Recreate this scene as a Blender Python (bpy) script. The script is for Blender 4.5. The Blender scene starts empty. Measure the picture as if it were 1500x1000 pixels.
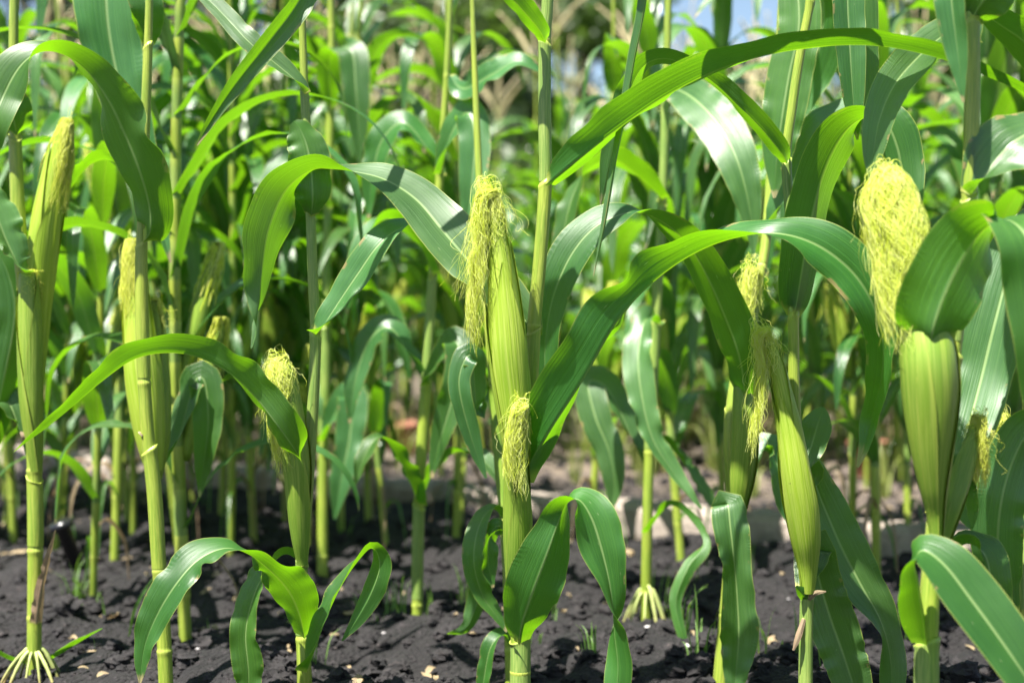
import bpy, math, random
import numpy as np
from mathutils import Vector, noise as mn

# ------------------------------------------------------------------ camera, sky, sun, exposure
scene = bpy.context.scene
C = scene.collection
FPX = 1500 * 50.0 / 36.0          # focal length in photograph pixels
CAM_H, PITCH = 0.50, math.radians(1.92)
FOCUS = 1.60
cd = bpy.data.cameras.new('camera'); cam = bpy.data.objects.new('camera', cd); C.objects.link(cam)
cam.location = (0, 0, CAM_H); cam.rotation_euler = (math.radians(90) - PITCH, 0, 0)
cd.lens = 50; cd.sensor_width = 36; cd.clip_start = 0.05; cd.clip_end = 500
cd.dof.use_dof = True; cd.dof.focus_distance = FOCUS; cd.dof.aperture_fstop = 3.2; cd.dof.aperture_blades = 0
scene.camera = cam

SUN_EL, SUN_AZ = math.radians(65), math.radians(224)     # azimuth clockwise from +Y: sun over the camera's left shoulder
sdir = Vector((math.cos(SUN_EL) * math.sin(SUN_AZ), math.cos(SUN_EL) * math.cos(SUN_AZ), math.sin(SUN_EL)))
world = bpy.data.worlds.new('World'); scene.world = world; world.use_nodes = True
wn = world.node_tree.nodes; wl = world.node_tree.links
sky = wn.new('ShaderNodeTexSky'); sky.sky_type = 'NISHITA'; sky.sun_disc = False
sky.sun_elevation = SUN_EL; sky.sun_rotation = SUN_AZ; sky.air_density = 1.0; sky.dust_density = 1.0
wl.new(sky.outputs[0], wn['Background'].inputs[0]); wn['Background'].inputs[1].default_value = 0.055
sl = bpy.data.lights.new('sun', 'SUN'); sl.energy = 5.0; sl.angle = math.radians(0.5); sl.color = (1.0, 0.96, 0.89)
sun = bpy.data.objects.new('sun', sl); C.objects.link(sun); sun.rotation_euler = sdir.to_track_quat('Z', 'Y').to_euler()
scene.view_settings.view_transform = 'Standard'; scene.view_settings.look = 'None'
scene.view_settings.exposure = 1.75; scene.view_settings.gamma = 1.0
scene.cycles.max_bounces = 8; scene.cycles.transmission_bounces = 6; scene.cycles.diffuse_bounces = 4
scene.cycles.use_denoising = True

CP, SP = math.cos(PITCH), math.sin(PITCH)
def P(px, py, D):
    """a point seen at pixel (px, py) of the 1500 x 1000 photograph, D metres away along the optical axis"""
    x = (px - 750) / FPX * D; z = (500 - py) / FPX * D
    return np.array((x, D * CP + z * SP, CAM_H - D * SP + z * CP))
CAMP = np.array((0, 0, CAM_H))

# ------------------------------------------------------------------ materials
def mat(name):
    m = bpy.data.materials.new(name); m.use_nodes = True
    nt = m.node_tree
    for n in list(nt.nodes): nt.nodes.remove(n)
    return m, nt
class NT:
    def __init__(s, nt): s.nt = nt
    def n(s, t, **kw):
        o = s.nt.nodes.new(t)
        for k, v in kw.items(): setattr(o, k, v)
        return o
    def l(s, a, b): s.nt.links.new(a, b)
    def val(s, x, inp):
        if isinstance(x, (int, float)): inp.default_value = x
        elif isinstance(x, tuple): inp.default_value = x if len(x) == 4 or inp.type == 'VECTOR' else (*x, 1)
        else: s.l(x, inp)
    def math(s, op, a, b=0.0, c=None, clamp=False):
        o = s.n('ShaderNodeMath', operation=op); o.use_clamp = clamp
        s.val(a, o.inputs[0]); s.val(b, o.inputs[1])
        if c is not None: s.val(c, o.inputs[2])
        return o.outputs[0]
    def step(s, x, lo, hi, a=0.0, b=1.0):
        o = s.n('ShaderNodeMapRange', interpolation_type='SMOOTHSTEP')
        s.val(x, o.inputs[0]); s.val(lo, o.inputs[1]); s.val(hi, o.inputs[2]); s.val(a, o.inputs[3]); s.val(b, o.inputs[4])
        return o.outputs[0]
    def mix(s, f, a, b, mode='MIX'):
        o = s.n('ShaderNodeMix', data_type='RGBA', blend_type=mode)
        s.val(f, o.inputs[0]); s.val(a, o.inputs[6]); s.val(b, o.inputs[7]); return o.outputs[2]
    def noise(s, vec, scale, detail=2.0, rough=0.5):
        o = s.n('ShaderNodeTexNoise'); s.l(vec, o.inputs['Vector']); o.inputs['Scale'].default_value = scale
        o.inputs['Detail'].default_value = detail; o.inputs['Roughness'].default_value = rough; return o.outputs['Fac']
    def comb(s, x, y, z=0.0):
        o = s.n('ShaderNodeCombineXYZ'); s.val(x, o.inputs[0]); s.val(y, o.inputs[1]); s.val(z, o.inputs[2]); return o.outputs[0]
    def bump(s, h, strength, dist, normal=None):
        o = s.n('ShaderNodeBump'); s.l(h, o.inputs['Height']); o.inputs['Strength'].default_value = strength
        o.inputs['Distance'].default_value = dist
        if normal is not None: s.l(normal, o.inputs['Normal'])
        return o.outputs[0]

def uvnodes(N):
    uv = N.n('ShaderNodeUVMap'); sep = N.n('ShaderNodeSeparateXYZ'); N.l(uv.outputs[0], sep.inputs[0])
    return sep.outputs[0], sep.outputs[1]

def leaf_mat(name, dark, lite, trans, tmix=0.38, rough=0.42, dry=0.0):
    m, nt = mat(name); N = NT(nt)
    u, v = uvnodes(N)
    oi = N.n('ShaderNodeObjectInfo'); rnd = oi.outputs['Random']
    tc = N.n('ShaderNodeTexCoord')
    a = N.math('ABSOLUTE', N.math('MULTIPLY', N.math('SUBTRACT', u, 0.5), 2.0))
    r10 = N.math('MULTIPLY', rnd, 37.0)
    vein = N.noise(N.comb(N.math('MULTIPLY', u, 46.0), N.math('MULTIPLY', v, 2.2), r10), 1.0, 2.5, 0.65)
    vein2 = N.noise(N.comb(N.math('MULTIPLY', u, 13.0), N.math('MULTIPLY', v, 1.6), r10), 1.0, 1.0)
    blot = N.noise(tc.outputs['Object'], 9.0, 3.0, 0.6)
    col = N.mix(N.step(blot, 0.3, 0.72), dark, lite)
    col = N.mix(N.step(vein, 0.42, 0.72, 0.0, 0.42), col, (lite[0] * 1.9, lite[1] * 1.45, lite[2] * 1.4))
    col = N.mix(N.step(vein2, 0.5, 0.75, 0.0, 0.12), col, (dark[0] * 0.8, dark[1] * 0.8, dark[2] * 0.9))
    hs = N.n('ShaderNodeHueSaturation'); N.l(col, hs.inputs['Color'])
    N.l(N.step(rnd, 0, 1, 0.485, 0.515), hs.inputs['Hue'])
    N.l(N.step(N.math('FRACT', N.math('MULTIPLY', rnd, 7.31)), 0, 1, 0.82, 1.2), hs.inputs['Value'])
    col = hs.outputs[0]
    rib = N.math('MULTIPLY', N.step(a, 0.02, 0.075, 1.0, 0.0), N.step(v, 0.55, 0.97, 1.0, 0.15))
    col = N.mix(N.math('MULTIPLY', rib, 0.6), col, (0.30, 0.42, 0.15))
    col = N.mix(N.step(a, 0.955, 0.995, 0.0, 0.75), col, (0.42, 0.45, 0.10))
    edgewob = N.noise(N.comb(u, N.math('MULTIPLY', v, 6.0), r10), 3.0, 3.0)
    col = N.mix(N.math('MULTIPLY', N.step(N.math('ADD', edgewob, N.math('MULTIPLY', a, 0.12)), 0.735, 0.755, 0.0, 0.8), N.step(a, 0.80, 0.9)), col, (0.34, 0.24, 0.10))
    # pale scratches and insect flecks
    vo = N.n('ShaderNodeTexVoronoi'); vo.inputs['Scale'].default_value = 1.0
    N.l(N.comb(N.math('MULTIPLY', u, 26.0), N.math('MULTIPLY', v, 34.0), r10), vo.inputs['Vector'])
    sepc = N.n('ShaderNodeSeparateColor'); N.l(vo.outputs['Color'], sepc.inputs[0])
    fleck = N.math('MULTIPLY', N.step(vo.outputs['Distance'], 0.06, 0.16, 1.0, 0.0), N.step(sepc.outputs[0], 0.955, 0.96, 0.0, 1.0))
    col = N.mix(N.math('MULTIPLY', fleck, 0.7), col, (0.55, 0.6, 0.32))
    # yellow collar, brown tip
    col = N.mix(N.step(v, 0.006, 0.03, 0.85, 0.0), col, (0.50, 0.50, 0.10))
    tipm = N.step(N.math('ADD', v, N.math('MULTIPLY', N.math('SUBTRACT', edgewob, 0.5), 0.05)), 0.965, 0.985, 0.0, 0.9)
    tipm = N.math('MULTIPLY', tipm, N.step(N.math('FRACT', N.math('MULTIPLY', rnd, 3.7)), 0.35, 0.4, 0.0, 1.0))
    col = N.mix(tipm, col, (0.50, 0.38, 0.20))
    if dry: col = N.mix(dry, col, (0.36, 0.26, 0.14))
    # bump: veins, midrib groove, cross ripples by the margins
    rip = N.math('MULTIPLY', N.math('SINE', N.math('ADD', N.math('MULTIPLY', v, 520.0), N.math('MULTIPLY', edgewob, 14.0))), N.step(a, 0.55, 1.0, 0.0, 1.0))
    rip = N.math('MULTIPLY', rip, N.step(N.noise(N.comb(u, N.math('MULTIPLY', v, 9.0), r10), 1.0, 1.0), 0.52, 0.66))
    h = N.math('ADD', N.math('MULTIPLY', vein, 1.0), N.math('MULTIPLY', rip, 0.16))
    h = N.math('SUBTRACT', h, N.math('MULTIPLY', N.step(a, 0.02, 0.10, 1.0, 0.0), 0.9))
    h = N.math('ADD', h, N.math('MULTIPLY', vein2, 0.9))
    nb = N.bump(h, 0.55, 0.0011)
    pr = N.n('ShaderNodeBsdfPrincipled'); N.l(col, pr.inputs['Base Color']); N.l(nb, pr.inputs['Normal'])
    N.l(N.step(blot, 0.3, 0.7, rough - 0.05, rough + 0.09), pr.inputs['Roughness'])
    pr.inputs['Specular IOR Level'].default_value = 0.95
    tr = N.n('ShaderNodeBsdfTranslucent'); N.l(nb, tr.inputs['Normal'])
    tcol = N.mix(1.0, N.mix(0.5, col, (1, 1, 1)), trans, 'MULTIPLY')
    tcol = N.mix(N.math('MULTIPLY', rib, 0.5), tcol, (trans[0] * 1.0, trans[1] * 0.8, trans[2]))
    N.l(tcol, tr.inputs['Color'])
    ms = N.n('ShaderNodeMixShader')
    N.l(N.math('SUBTRACT', tmix, N.math('MULTIPLY', rib, 0.12)), ms.inputs[0]); N.l(pr.outputs[0], ms.inputs[1]); N.l(tr.outputs[0], ms.inputs[2])
    out = N.n('ShaderNodeOutputMaterial'); N.l(ms.outputs[0], out.inputs[0])
    return m

def stem_mat(name, c1, c2, c3, sc=1.0, trans=0.0, rough=0.38, ring=(0.36, 0.42, 0.07)):
    m, nt = mat(name); N = NT(nt)
    u, v = uvnodes(N)
    oi = N.n('ShaderNodeObjectInfo'); r10 = N.math('MULTIPLY', oi.outputs['Random'], 29.0)
    tc = N.n('ShaderNodeTexCoord')
    st = N.noise(N.comb(N.math('MULTIPLY', u, 30.0 * sc * (1.5 if sc > 1 else 1)), N.math('MULTIPLY', v, 3.0), r10), 1.0, 3.0, 0.6)
    st2 = N.noise(N.comb(N.math('MULTIPLY', u, 7.0 * sc), N.math('MULTIPLY', v, 1.5), r10), 1.0, 1.5)
    bl = N.noise(tc.outputs['Object'], 7.0, 2.0)
    col = N.mix(N.step(bl, 0.35, 0.7), c1, c2)
    col = N.mix(N.step(st, 0.40, 0.66, 0.0, 0.6), col, c3)
    col = N.mix(N.step(st2, 0.5, 0.8, 0.0, 0.35), col, (c1[0] * 0.75, c1[1] * 0.85, c1[2]))
    at = N.n('ShaderNodeAttribute', attribute_name='ring')
    col = N.mix(N.math('MULTIPLY', at.outputs['Fac'], 0.8), col, ring)
    sp = N.noise(tc.outputs['Object'], 260.0, 2.0, 0.7)
    col = N.mix(N.step(sp, 0.72, 0.78, 0.0, 0.6), col, (0.10, 0.09, 0.04))
    nb = N.bump(st, 0.9, 0.0012)
    pr = N.n('ShaderNodeBsdfPrincipled'); N.l(col, pr.inputs['Base Color']); N.l(nb, pr.inputs['Normal'])
    pr.inputs['Roughness'].default_value = rough; pr.inputs['Specular IOR Level'].default_value = 0.5
    out = N.n('ShaderNodeOutputMaterial')
    if trans:
        tr = N.n('ShaderNodeBsdfTranslucent'); N.l(N.mix(1.0, col, (1.2, 1.15, 0.5), 'MULTIPLY'), tr.inputs['Color'])
        ms = N.n('ShaderNodeMixShader'); ms.inputs[0].default_value = trans
        N.l(pr.outputs[0], ms.inputs[1]); N.l(tr.outputs[0], ms.inputs[2]); N.l(ms.outputs[0], out.inputs[0])
    else: N.l(pr.outputs[0], out.inputs[0])
    return m

def fuzz_mat(name, c1, c2, trans=0.4, rough=0.4, tipv=0.9, tipa=0.2):
    m, nt = mat(name); N = NT(nt)
    tc = N.n('ShaderNodeTexCoord'); u, v = uvnodes(N)
    f = N.noise(N.comb(N.math('MULTIPLY', u, 91.0), N.math('MULTIPLY', v, 3.0)), 1.0, 1.0)
    col = N.mix(N.step(f, 0.35, 0.65), c1, c2)
    col = N.mix(N.step(v, tipv, 1.0, 0.0, tipa), col, (0.30, 0.18, 0.08))
    pr = N.n('ShaderNodeBsdfPrincipled'); N.l(col, pr.inputs['Base Color']); pr.inputs['Roughness'].default_value = rough
    tr = N.n('ShaderNodeBsdfTranslucent'); N.l(col, tr.inputs['Color'])
    ms = N.n('ShaderNodeMixShader'); ms.inputs[0].default_value = trans
    out = N.n('ShaderNodeOutputMaterial')
    N.l(pr.outputs[0], ms.inputs[1]); N.l(tr.outputs[0], ms.inputs[2]); N.l(ms.outputs[0], out.inputs[0])
    return m

def rough_mat(name, c1, c2, c3=None, scale=6.0, bump=0.6, bdist=0.004, rough=0.9, fine=60.0):
    m, nt = mat(name); N = NT(nt)
    tc = N.n('ShaderNodeTexCoord'); ob = tc.outputs['Object']
    a = N.noise(ob, scale, 5.0, 0.6); b = N.noise(ob, fine, 4.0, 0.65)
    col = N.mix(N.step(a, 0.35, 0.66), c1, c2)
    if c3: col = N.mix(N.step(b, 0.60, 0.72, 0.0, 0.8), col, c3)
    h = N.math('ADD', N.math('MULTIPLY', a, 1.0), N.math('MULTIPLY', b, 0.5))
    pr = N.n('ShaderNodeBsdfPrincipled'); N.l(col, pr.inputs['Base Color']); N.l(N.bump(h, bump, bdist), pr.inputs['Normal'])
    pr.inputs['Roughness'].default_value = rough
    out = N.n('ShaderNodeOutputMaterial'); N.l(pr.outputs[0], out.inputs[0])
    return m

M_LEAF = leaf_mat('maize_leaf', (0.026, 0.100, 0.014), (0.050, 0.165, 0.022), (0.36, 0.80, 0.008), 0.45)
M_LEAFB = leaf_mat('maize_leaf_bluish', (0.034, 0.108, 0.024), (0.070, 0.19, 0.052), (0.36, 0.80, 0.010), 0.38, 0.37)
M_LEAFF = leaf_mat('maize_leaf_field', (0.026, 0.092, 0.016), (0.055, 0.160, 0.034), (0.34, 0.74, 0.012), 0.40, 0.30)
M_DRY = leaf_mat('dry_leaf', (0.16, 0.11, 0.06), (0.27, 0.19, 0.11), (0.5, 0.38, 0.2), 0.25, 0.7, 0.35)
M_STALK = stem_mat('maize_stalk', (0.18, 0.27, 0.03), (0.27, 0.34, 0.035), (0.38, 0.42, 0.07))
M_SHEATH = stem_mat('leaf_sheath', (0.13, 0.23, 0.045), (0.20, 0.29, 0.05), (0.32, 0.39, 0.10))
M_HUSK = stem_mat('ear_husk', (0.27, 0.43, 0.028), (0.37, 0.52, 0.038), (0.56, 0.65, 0.13), 1.6, 0.22)
M_HUSKG = stem_mat('green_husk', (0.15, 0.27, 0.025), (0.22, 0.34, 0.03), (0.34, 0.43, 0.07), 1.6, 0.15)
M_SILK = fuzz_mat('maize_silk', (0.85, 0.93, 0.13), (0.96, 0.98, 0.46), 0.55, 0.35, 0.93, 0.1)
M_SILKB = fuzz_mat('silk_browned', (0.78, 0.84, 0.12), (0.92, 0.93, 0.32), 0.55, 0.35, 0.93, 0.15)
M_TASS = fuzz_mat('tassel_straw', (0.56, 0.48, 0.25), (0.70, 0.62, 0.36), 0.3, 0.6)
M_ROOT = fuzz_mat('brace_root', (0.28, 0.36, 0.09), (0.45, 0.48, 0.18), 0.1, 0.5, 0.35, 0.85)

# ------------------------------------------------------------------ mesh helpers
def link_mesh(name, V, F, m, parent=None, uv=None, origin=None, smooth=True, attr=None):
    me = bpy.data.meshes.new(name)
    V = np.asarray(V, dtype=float)
    if origin is not None: V = V - np.asarray(origin)
    me.from_pydata(V.tolist(), [], [tuple(f) for f in F])
    if smooth: me.polygons.foreach_set('use_smooth', np.ones(len(me.polygons), dtype=bool))
    if uv is not None:
        l = me.uv_layers.new(name='UVMap'); idx = np.empty(len(me.loops), dtype=np.int32)
        me.loops.foreach_get('vertex_index', idx)
        l.data.foreach_set('uv', np.asarray(uv, dtype=np.float32)[idx].ravel())
    if attr is not None:
        at = me.attributes.new('ring', 'FLOAT', 'POINT'); at.data.foreach_set('value', np.asarray(attr, dtype=np.float32))
    me.materials.append(m); me.update()
    o = bpy.data.objects.new(name, me); C.objects.link(o)
    if parent is not None: o.parent = parent
    return o

def tag(o, label=None, cat=None, group=None, kind=None):
    for k, v in (('label', label), ('category', cat), ('group', group), ('kind', kind)):
        if v: o[k] = v
    return o
def empty(name, loc):
    o = bpy.data.objects.new(name, None); C.objects.link(o); o.location = tuple(loc); o.empty_display_size = 0.05
    return o

def grid_faces(n, k, close=False, base=0):
    F = []
    for i in range(n - 1):
        for j in range(k if close else k - 1):
            a = base + i * k + j; b = base + i * k + (j + 1) % k
            F.append((a, b, b + k, a + k))
    return F

def nrm(v): return v / np.maximum(np.linalg.norm(v, axis=-1, keepdims=True), 1e-9)

def catmull(K, n):
    """resample rows of K (first three columns are the position) smoothly, evenly along the length"""
    K = np.asarray(K, dtype=float)
    if len(K) == 2: K = np.vstack([K[0], (K[0] + K[1]) / 2, K[1]])
    E = np.vstack([2 * K[0] - K[1], K, 2 * K[-1] - K[-2]])
    out = []
    per = 16
    for i in range(len(K) - 1):
        p0, p1, p2, p3 = E[i], E[i + 1], E[i + 2], E[i + 3]
        for t in np.linspace(0, 1, per, endpoint=False):
            out.append(0.5 * ((2 * p1) + (-p0 + p2) * t + (2 * p0 - 5 * p1 + 4 * p2 - p3) * t * t + (-p0 + 3 * p1 - 3 * p2 + p3) * t ** 3))
    out.append(K[-1]); out = np.array(out)
    d = np.concatenate([[0], np.cumsum(np.linalg.norm(np.diff(out[:, :3], axis=0), axis=1))])
    s = np.linspace(0, d[-1], n)
    return np.stack([np.interp(s, d, out[:, c]) for c in range(out.shape[1])], axis=1)

def blade(S, Nn, hw, fold, nc=9, ruffle=0.22, freq=7.0, seed=0, asym=0.0):
    """leaf blade: spine S, upper-side normals Nn, half widths, fold angles (radians)"""
    rg = random.Random(seed)
    n = len(S)
    T = nrm(np.gradient(S, axis=0)); Nn = nrm(Nn - T * (Nn * T).sum(1, keepdims=True)); Sd = np.cross(T, Nn)
    L = np.concatenate([[0], np.cumsum(np.linalg.norm(np.diff(S, axis=0), axis=1))]); v = L / L[-1]
    us = np.linspace(-1, 1, nc); V = []; UV = []
    ph = [rg.uniform(0, 6.28) for _ in range(8)]
    env = np.clip(v / 0.1, 0, 1) * np.clip((1 - v) / 0.08, 0, 1)
    def wave(k):
        w = np.sin(2 * np.pi * freq * v + ph[k] + 1.3 * np.sin(2 * np.pi * freq * 0.37 * v + ph[k + 1]))
        w2 = np.sin(2 * np.pi * freq * 0.53 * v + ph[k + 2])
        return (w * (0.45 + 0.55 * w2)) * env
    wl_, wr_ = wave(0), wave(3)
    slow = 0.10 * np.sin(2 * np.pi * 1.3 * v + ph[6]) * env
    for j, u in enumerate(us):
        a = abs(u); w = wl_ if u < 0 else wr_
        ang = fold * (1 - 0.25 * a)
        out = hw * (u * np.cos(ang)); up = hw * a * np.sin(ang)
        up = up + hw * ruffle * w * a ** 2.2 + hw * slow * a
        out = out * (1 + 0.10 * (np.abs(w) ** 1) * a * ruffle / 0.22 * -1 + asym * u)
        p = S + Sd * out[:, None] + Nn * up[:, None]
        V.append(p); UV.append(np.stack([np.full(n, (u + 1) / 2), v], 1))
    V = np.stack(V, 1).reshape(-1, 3); UV = np.stack(UV, 1).reshape(-1, 2)
    return V, grid_faces(n, nc), UV

def tube(S, R, k=12, cap=True, ref=None):
    S = np.asarray(S, float); n = len(S); R = np.broadcast_to(np.asarray(R, float), (n,))
    T = nrm(np.gradient(S, axis=0)); rf = np.array(ref if ref is not None else (0, 1.0, 0.01))
    A = nrm(np.cross(T, rf)); B = np.cross(A, T)
    th = np.linspace(0, 2 * np.pi, k, endpoint=False)
    V = S[:, None, :] + R[:, None, None] * (A[:, None, :] * np.cos(th)[None, :, None] + B[:, None, :] * np.sin(th)[None, :, None])
    L = np.concatenate([[0], np.cumsum(np.linalg.norm(np.diff(S, axis=0), axis=1))])
    UV = np.stack(np.broadcast_arrays(th[None, :] / (2 * np.pi), L[:, None] * 8.0), -1).reshape(-1, 2)
    F = grid_faces(n, k, True)
    if cap: F.append(tuple(range(k))[::-1]); F.append(tuple(range((n - 1) * k, n * k)))
    return V.reshape(-1, 3), F, UV

class Bag:
    def __init__(s): s.V, s.F, s.U, s.n = [], [], [], 0
    def add(s, V, F, U=None):
        s.V.append(V); s.F += [tuple(i + s.n for i in f) for f in F]; s.U.append(U if U is not None else np.zeros((len(V), 2))); s.n += len(V)
    def build(s, name, m, parent=None, origin=None, smooth=True, attr=None):
        return link_mesh(name, np.vstack(s.V), s.F, m, parent, np.vstack(s.U), origin, smooth, attr)

# ------------------------------------------------------------------ ground
def gz(x, y):
    z = 0.020 * mn.noise(Vector((x * 2.1, y * 2.1, 0.3))) + 0.026 * mn.noise(Vector((x * 6.5, y * 6.5, 1.7)))
    r = mn.noise(Vector((x * 17, y * 17, 4.1))); z += 0.013 * r
    c = mn.noise(Vector((x * 33, y * 33, 8.8))); z += 0.012 * max(0.0, c - 0.05)
    z += 0.010 * math.sin((x * 0.53 + y * 0.85) * 15.0)
    z += 0.008 * mn.noise(Vector((x * 48, y * 48, 2.2))) + 0.004 * abs(mn.noise(Vector((x * 90, y * 90, 5.2))))
    d = max(0.0, y - 7.0); return z * (1.0 / (1.0 + d * 0.5))
def soil_mat():
    m, nt = mat('dark_soil'); N = NT(nt)
    tc = N.n('ShaderNodeTexCoord'); ob = tc.outputs['Object']
    sp = N.n('ShaderNodeSeparateXYZ'); N.l(ob, sp.inputs[0])
    a = N.noise(ob, 5.0, 5.0, 0.6); b = N.noise(ob, 70.0, 5.0, 0.7); c = N.noise(ob, 26.0, 3.0, 0.6)
    col = N.mix(N.step(a, 0.35, 0.68), (0.006, 0.005, 0.005), (0.016, 0.013, 0.0135))
    col = N.mix(N.step(b, 0.52, 0.70, 0.0, 0.7), col, (0.052, 0.042, 0.045))
    col = N.mix(N.step(c, 0.66, 0.74, 0.0, 0.55), col, (0.10, 0.068, 0.055))
    # drier brown ground with weeds past the kerb
    line = N.math('ADD', N.math('MULTIPLY', sp.outputs[0], 0.62), sp.outputs[1])
    far = N.step(N.math('ADD', line, N.math('MULTIPLY', a, 0.6)), 3.55, 4.6)
    col = N.mix(far, col, N.mix(N.step(c, 0.42, 0.6), (0.13, 0.10, 0.085), (0.24, 0.185, 0.135)))
    h = N.math('ADD', N.math('MULTIPLY', c, 0.9), N.math('MULTIPLY', b, 0.8))
    vo = N.n('ShaderNodeTexVoronoi'); N.l(ob, vo.inputs['Vector']); vo.inputs['Scale'].default_value = 130.0; h = N.math('SUBTRACT', h, N.math('MULTIPLY', vo.outputs['Distance'], 0.55))
    pr = N.n('ShaderNodeBsdfPrincipled'); N.l(col, pr.inputs['Base Color']); N.l(N.bump(h, 1.0, 0.018), pr.inputs['Normal'])
    pr.inputs['Roughness'].default_value = 0.85
    out = N.n('ShaderNodeOutputMaterial'); N.l(pr.outputs[0], out.inputs[0]); return m
M_SOIL = soil_mat()
def axis(lo, hi, d, far):
    a = list(np.arange(lo, hi + 1e-6, d)); s = d; x = hi
    while x < far: s *= 1.25; x += s; a.append(x)
    s = d; x = lo; pre = []
    while x > -far: s *= 1.25; x -= s; pre.append(x)
    return pre[::-1] + a
xs = axis(-1.75, 1.75, 0.0115, 150); ys = axis(1.45, 4.4, 0.0125, 150)
V = [(x, y, gz(x, y)) for y in ys for x in xs]
g = link_mesh('ground', V, grid_faces(len(ys), len(xs)), M_SOIL)
tag(g, 'dark crumbly tilled soil between the maize rows', 'soil', kind='structure')

def lump(c, r, seed, k=10, sq=0.7):
    rg = random.Random(seed); V = []; off = Vector((rg.random() * 50, rg.random() * 50, 0))
    for i in range(k + 1):
        th = math.pi * i / k
        for j in range(k + 4):
            ph = 2 * math.pi * j / (k + 4)
            d = Vector((math.sin(th) * math.cos(ph), math.sin(th) * math.sin(ph), math.cos(th)))
            q = r * (1 + 0.55 * mn.noise(d * 1.6 + off) + 0.40 * mn.noise(d * 4 + off) + 0.22 * mn.noise(d * 9 + off))
            V.append((c[0] + d.x * q, c[1] + d.y * q, c[2] + d.z * q * sq))
    return np.array(V), grid_faces(k + 1, k + 4, True)
rg = random.Random(5); B = Bag()
for i in range(8000):
    y = 1.6 + 3.2 * rg.random() ** 1.3; x = rg.uniform(-0.45, 0.45) * y
    r = 0.0018 + 0.017 * rg.random() ** 4.2
    v_, f_ = lump((x, y, gz(x, y) + r * 0.2), r, i, 4 if r < 0.005 else 9); B.add(v_, f_)
for (px, py, r) in ((98, 912, 0.022), (560, 975, 0.024), (250, 985, 0.018), (1020, 985, 0.02), (420, 990, 0.02), (1240, 900, 0.02), (700, 935, 0.017), (120, 800, 0.02), (330, 860, 0.018)):
    D = 1041 / (py - 430); p = P(px, py, D); v_, f_ = lump((p[0], p[1], gz(p[0], p[1]) + r * .3), r, int(px), 12); B.add(v_, f_)
tag(B.build('soil_clods', smooth=False, m=rough_mat('clod_soil', (0.006, 0.005, 0.0055), (0.019, 0.016, 0.0165), (0.07, 0.055, 0.05), 30, 0.9, 0.004, 0.9, 120)),
    'loose dark clods of soil scattered over the tilled ground', 'soil', kind='stuff')
B = Bag()                                                   # bits of straw, husk and pale stones
for i in range(260):
    y = 1.6 + 2.6 * rg.random() ** 1.2; x = rg.uniform(-0.42, 0.42) * y; z = gz(x, y) + 0.004
    a = rg.uniform(0, 6.28); L = rg.uniform(0.006, 0.022); w = rg.uniform(0.0015, 0.005)
    K = [(x, y, z), (x + L * .5 * math.cos(a), y + L * .5 * math.sin(a), z + rg.uniform(0.002, 0.007)), (x + L * math.cos(a), y + L * math.sin(a), z + rg.uniform(0, .006))]
    S = catmull(K, 5); v_, f_, u_ = blade(S, np.tile((0.1, -0.3, 1.0), (5, 1)), np.array([.4, 1, 1, .8, .2]) * w, np.full(5, 0.3), 3, 0.1, 1, i); B.add(v_, f_, u_)
for i in range(34):
    y = 1.6 + 2.4 * rg.random() ** 1.2; x = rg.uniform(-0.42, 0.42) * y; z = gz(x, y) + 0.004
    a = rg.uniform(0, 6.28); L = rg.uniform(0.015, 0.06); w = rg.uniform(0.003, 0.008)
    K = [(x + L * t_ * math.cos(a + t_), y + L * t_ * math.sin(a + t_), gz(x, y) + rg.uniform(0.002, 0.014)) for t_ in (0, .3, .6, 1)]
    S = catmull(K, 9); v_, f_, u_ = blade(S, np.tile((rg.uniform(-.6, .6), -0.3, 1.0), (9, 1)), np.array([.4, .8, 1, 1, 1, .8, .7, .4, .1]) * w, np.full(9, 0.5), 5, 0.5, 3, i); B.add(v_, f_, u_)
tag(B.build('plant_litter', M_DRY), 'dry straw coloured bits of leaf littering the soil', 'litter', kind='stuff')
B = Bag()
for i in range(90):
    y = 1.6 + 2.6 * rg.random() ** 1.2; x = rg.uniform(-0.42, 0.42) * y; r = rg.uniform(0.0015, 0.005)
    v_, f_ = lump((x, y, gz(x, y) + r * 0.6), r, i, 5); B.add(v_, f_)
tag(B.build('pebbles', rough_mat('pale_pebble', (0.30, 0.28, 0.28), (0.5, 0.47, 0.46), None, 30)), 'small pale pebbles lying on the dark soil', 'pebbles', kind='stuff')

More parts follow.
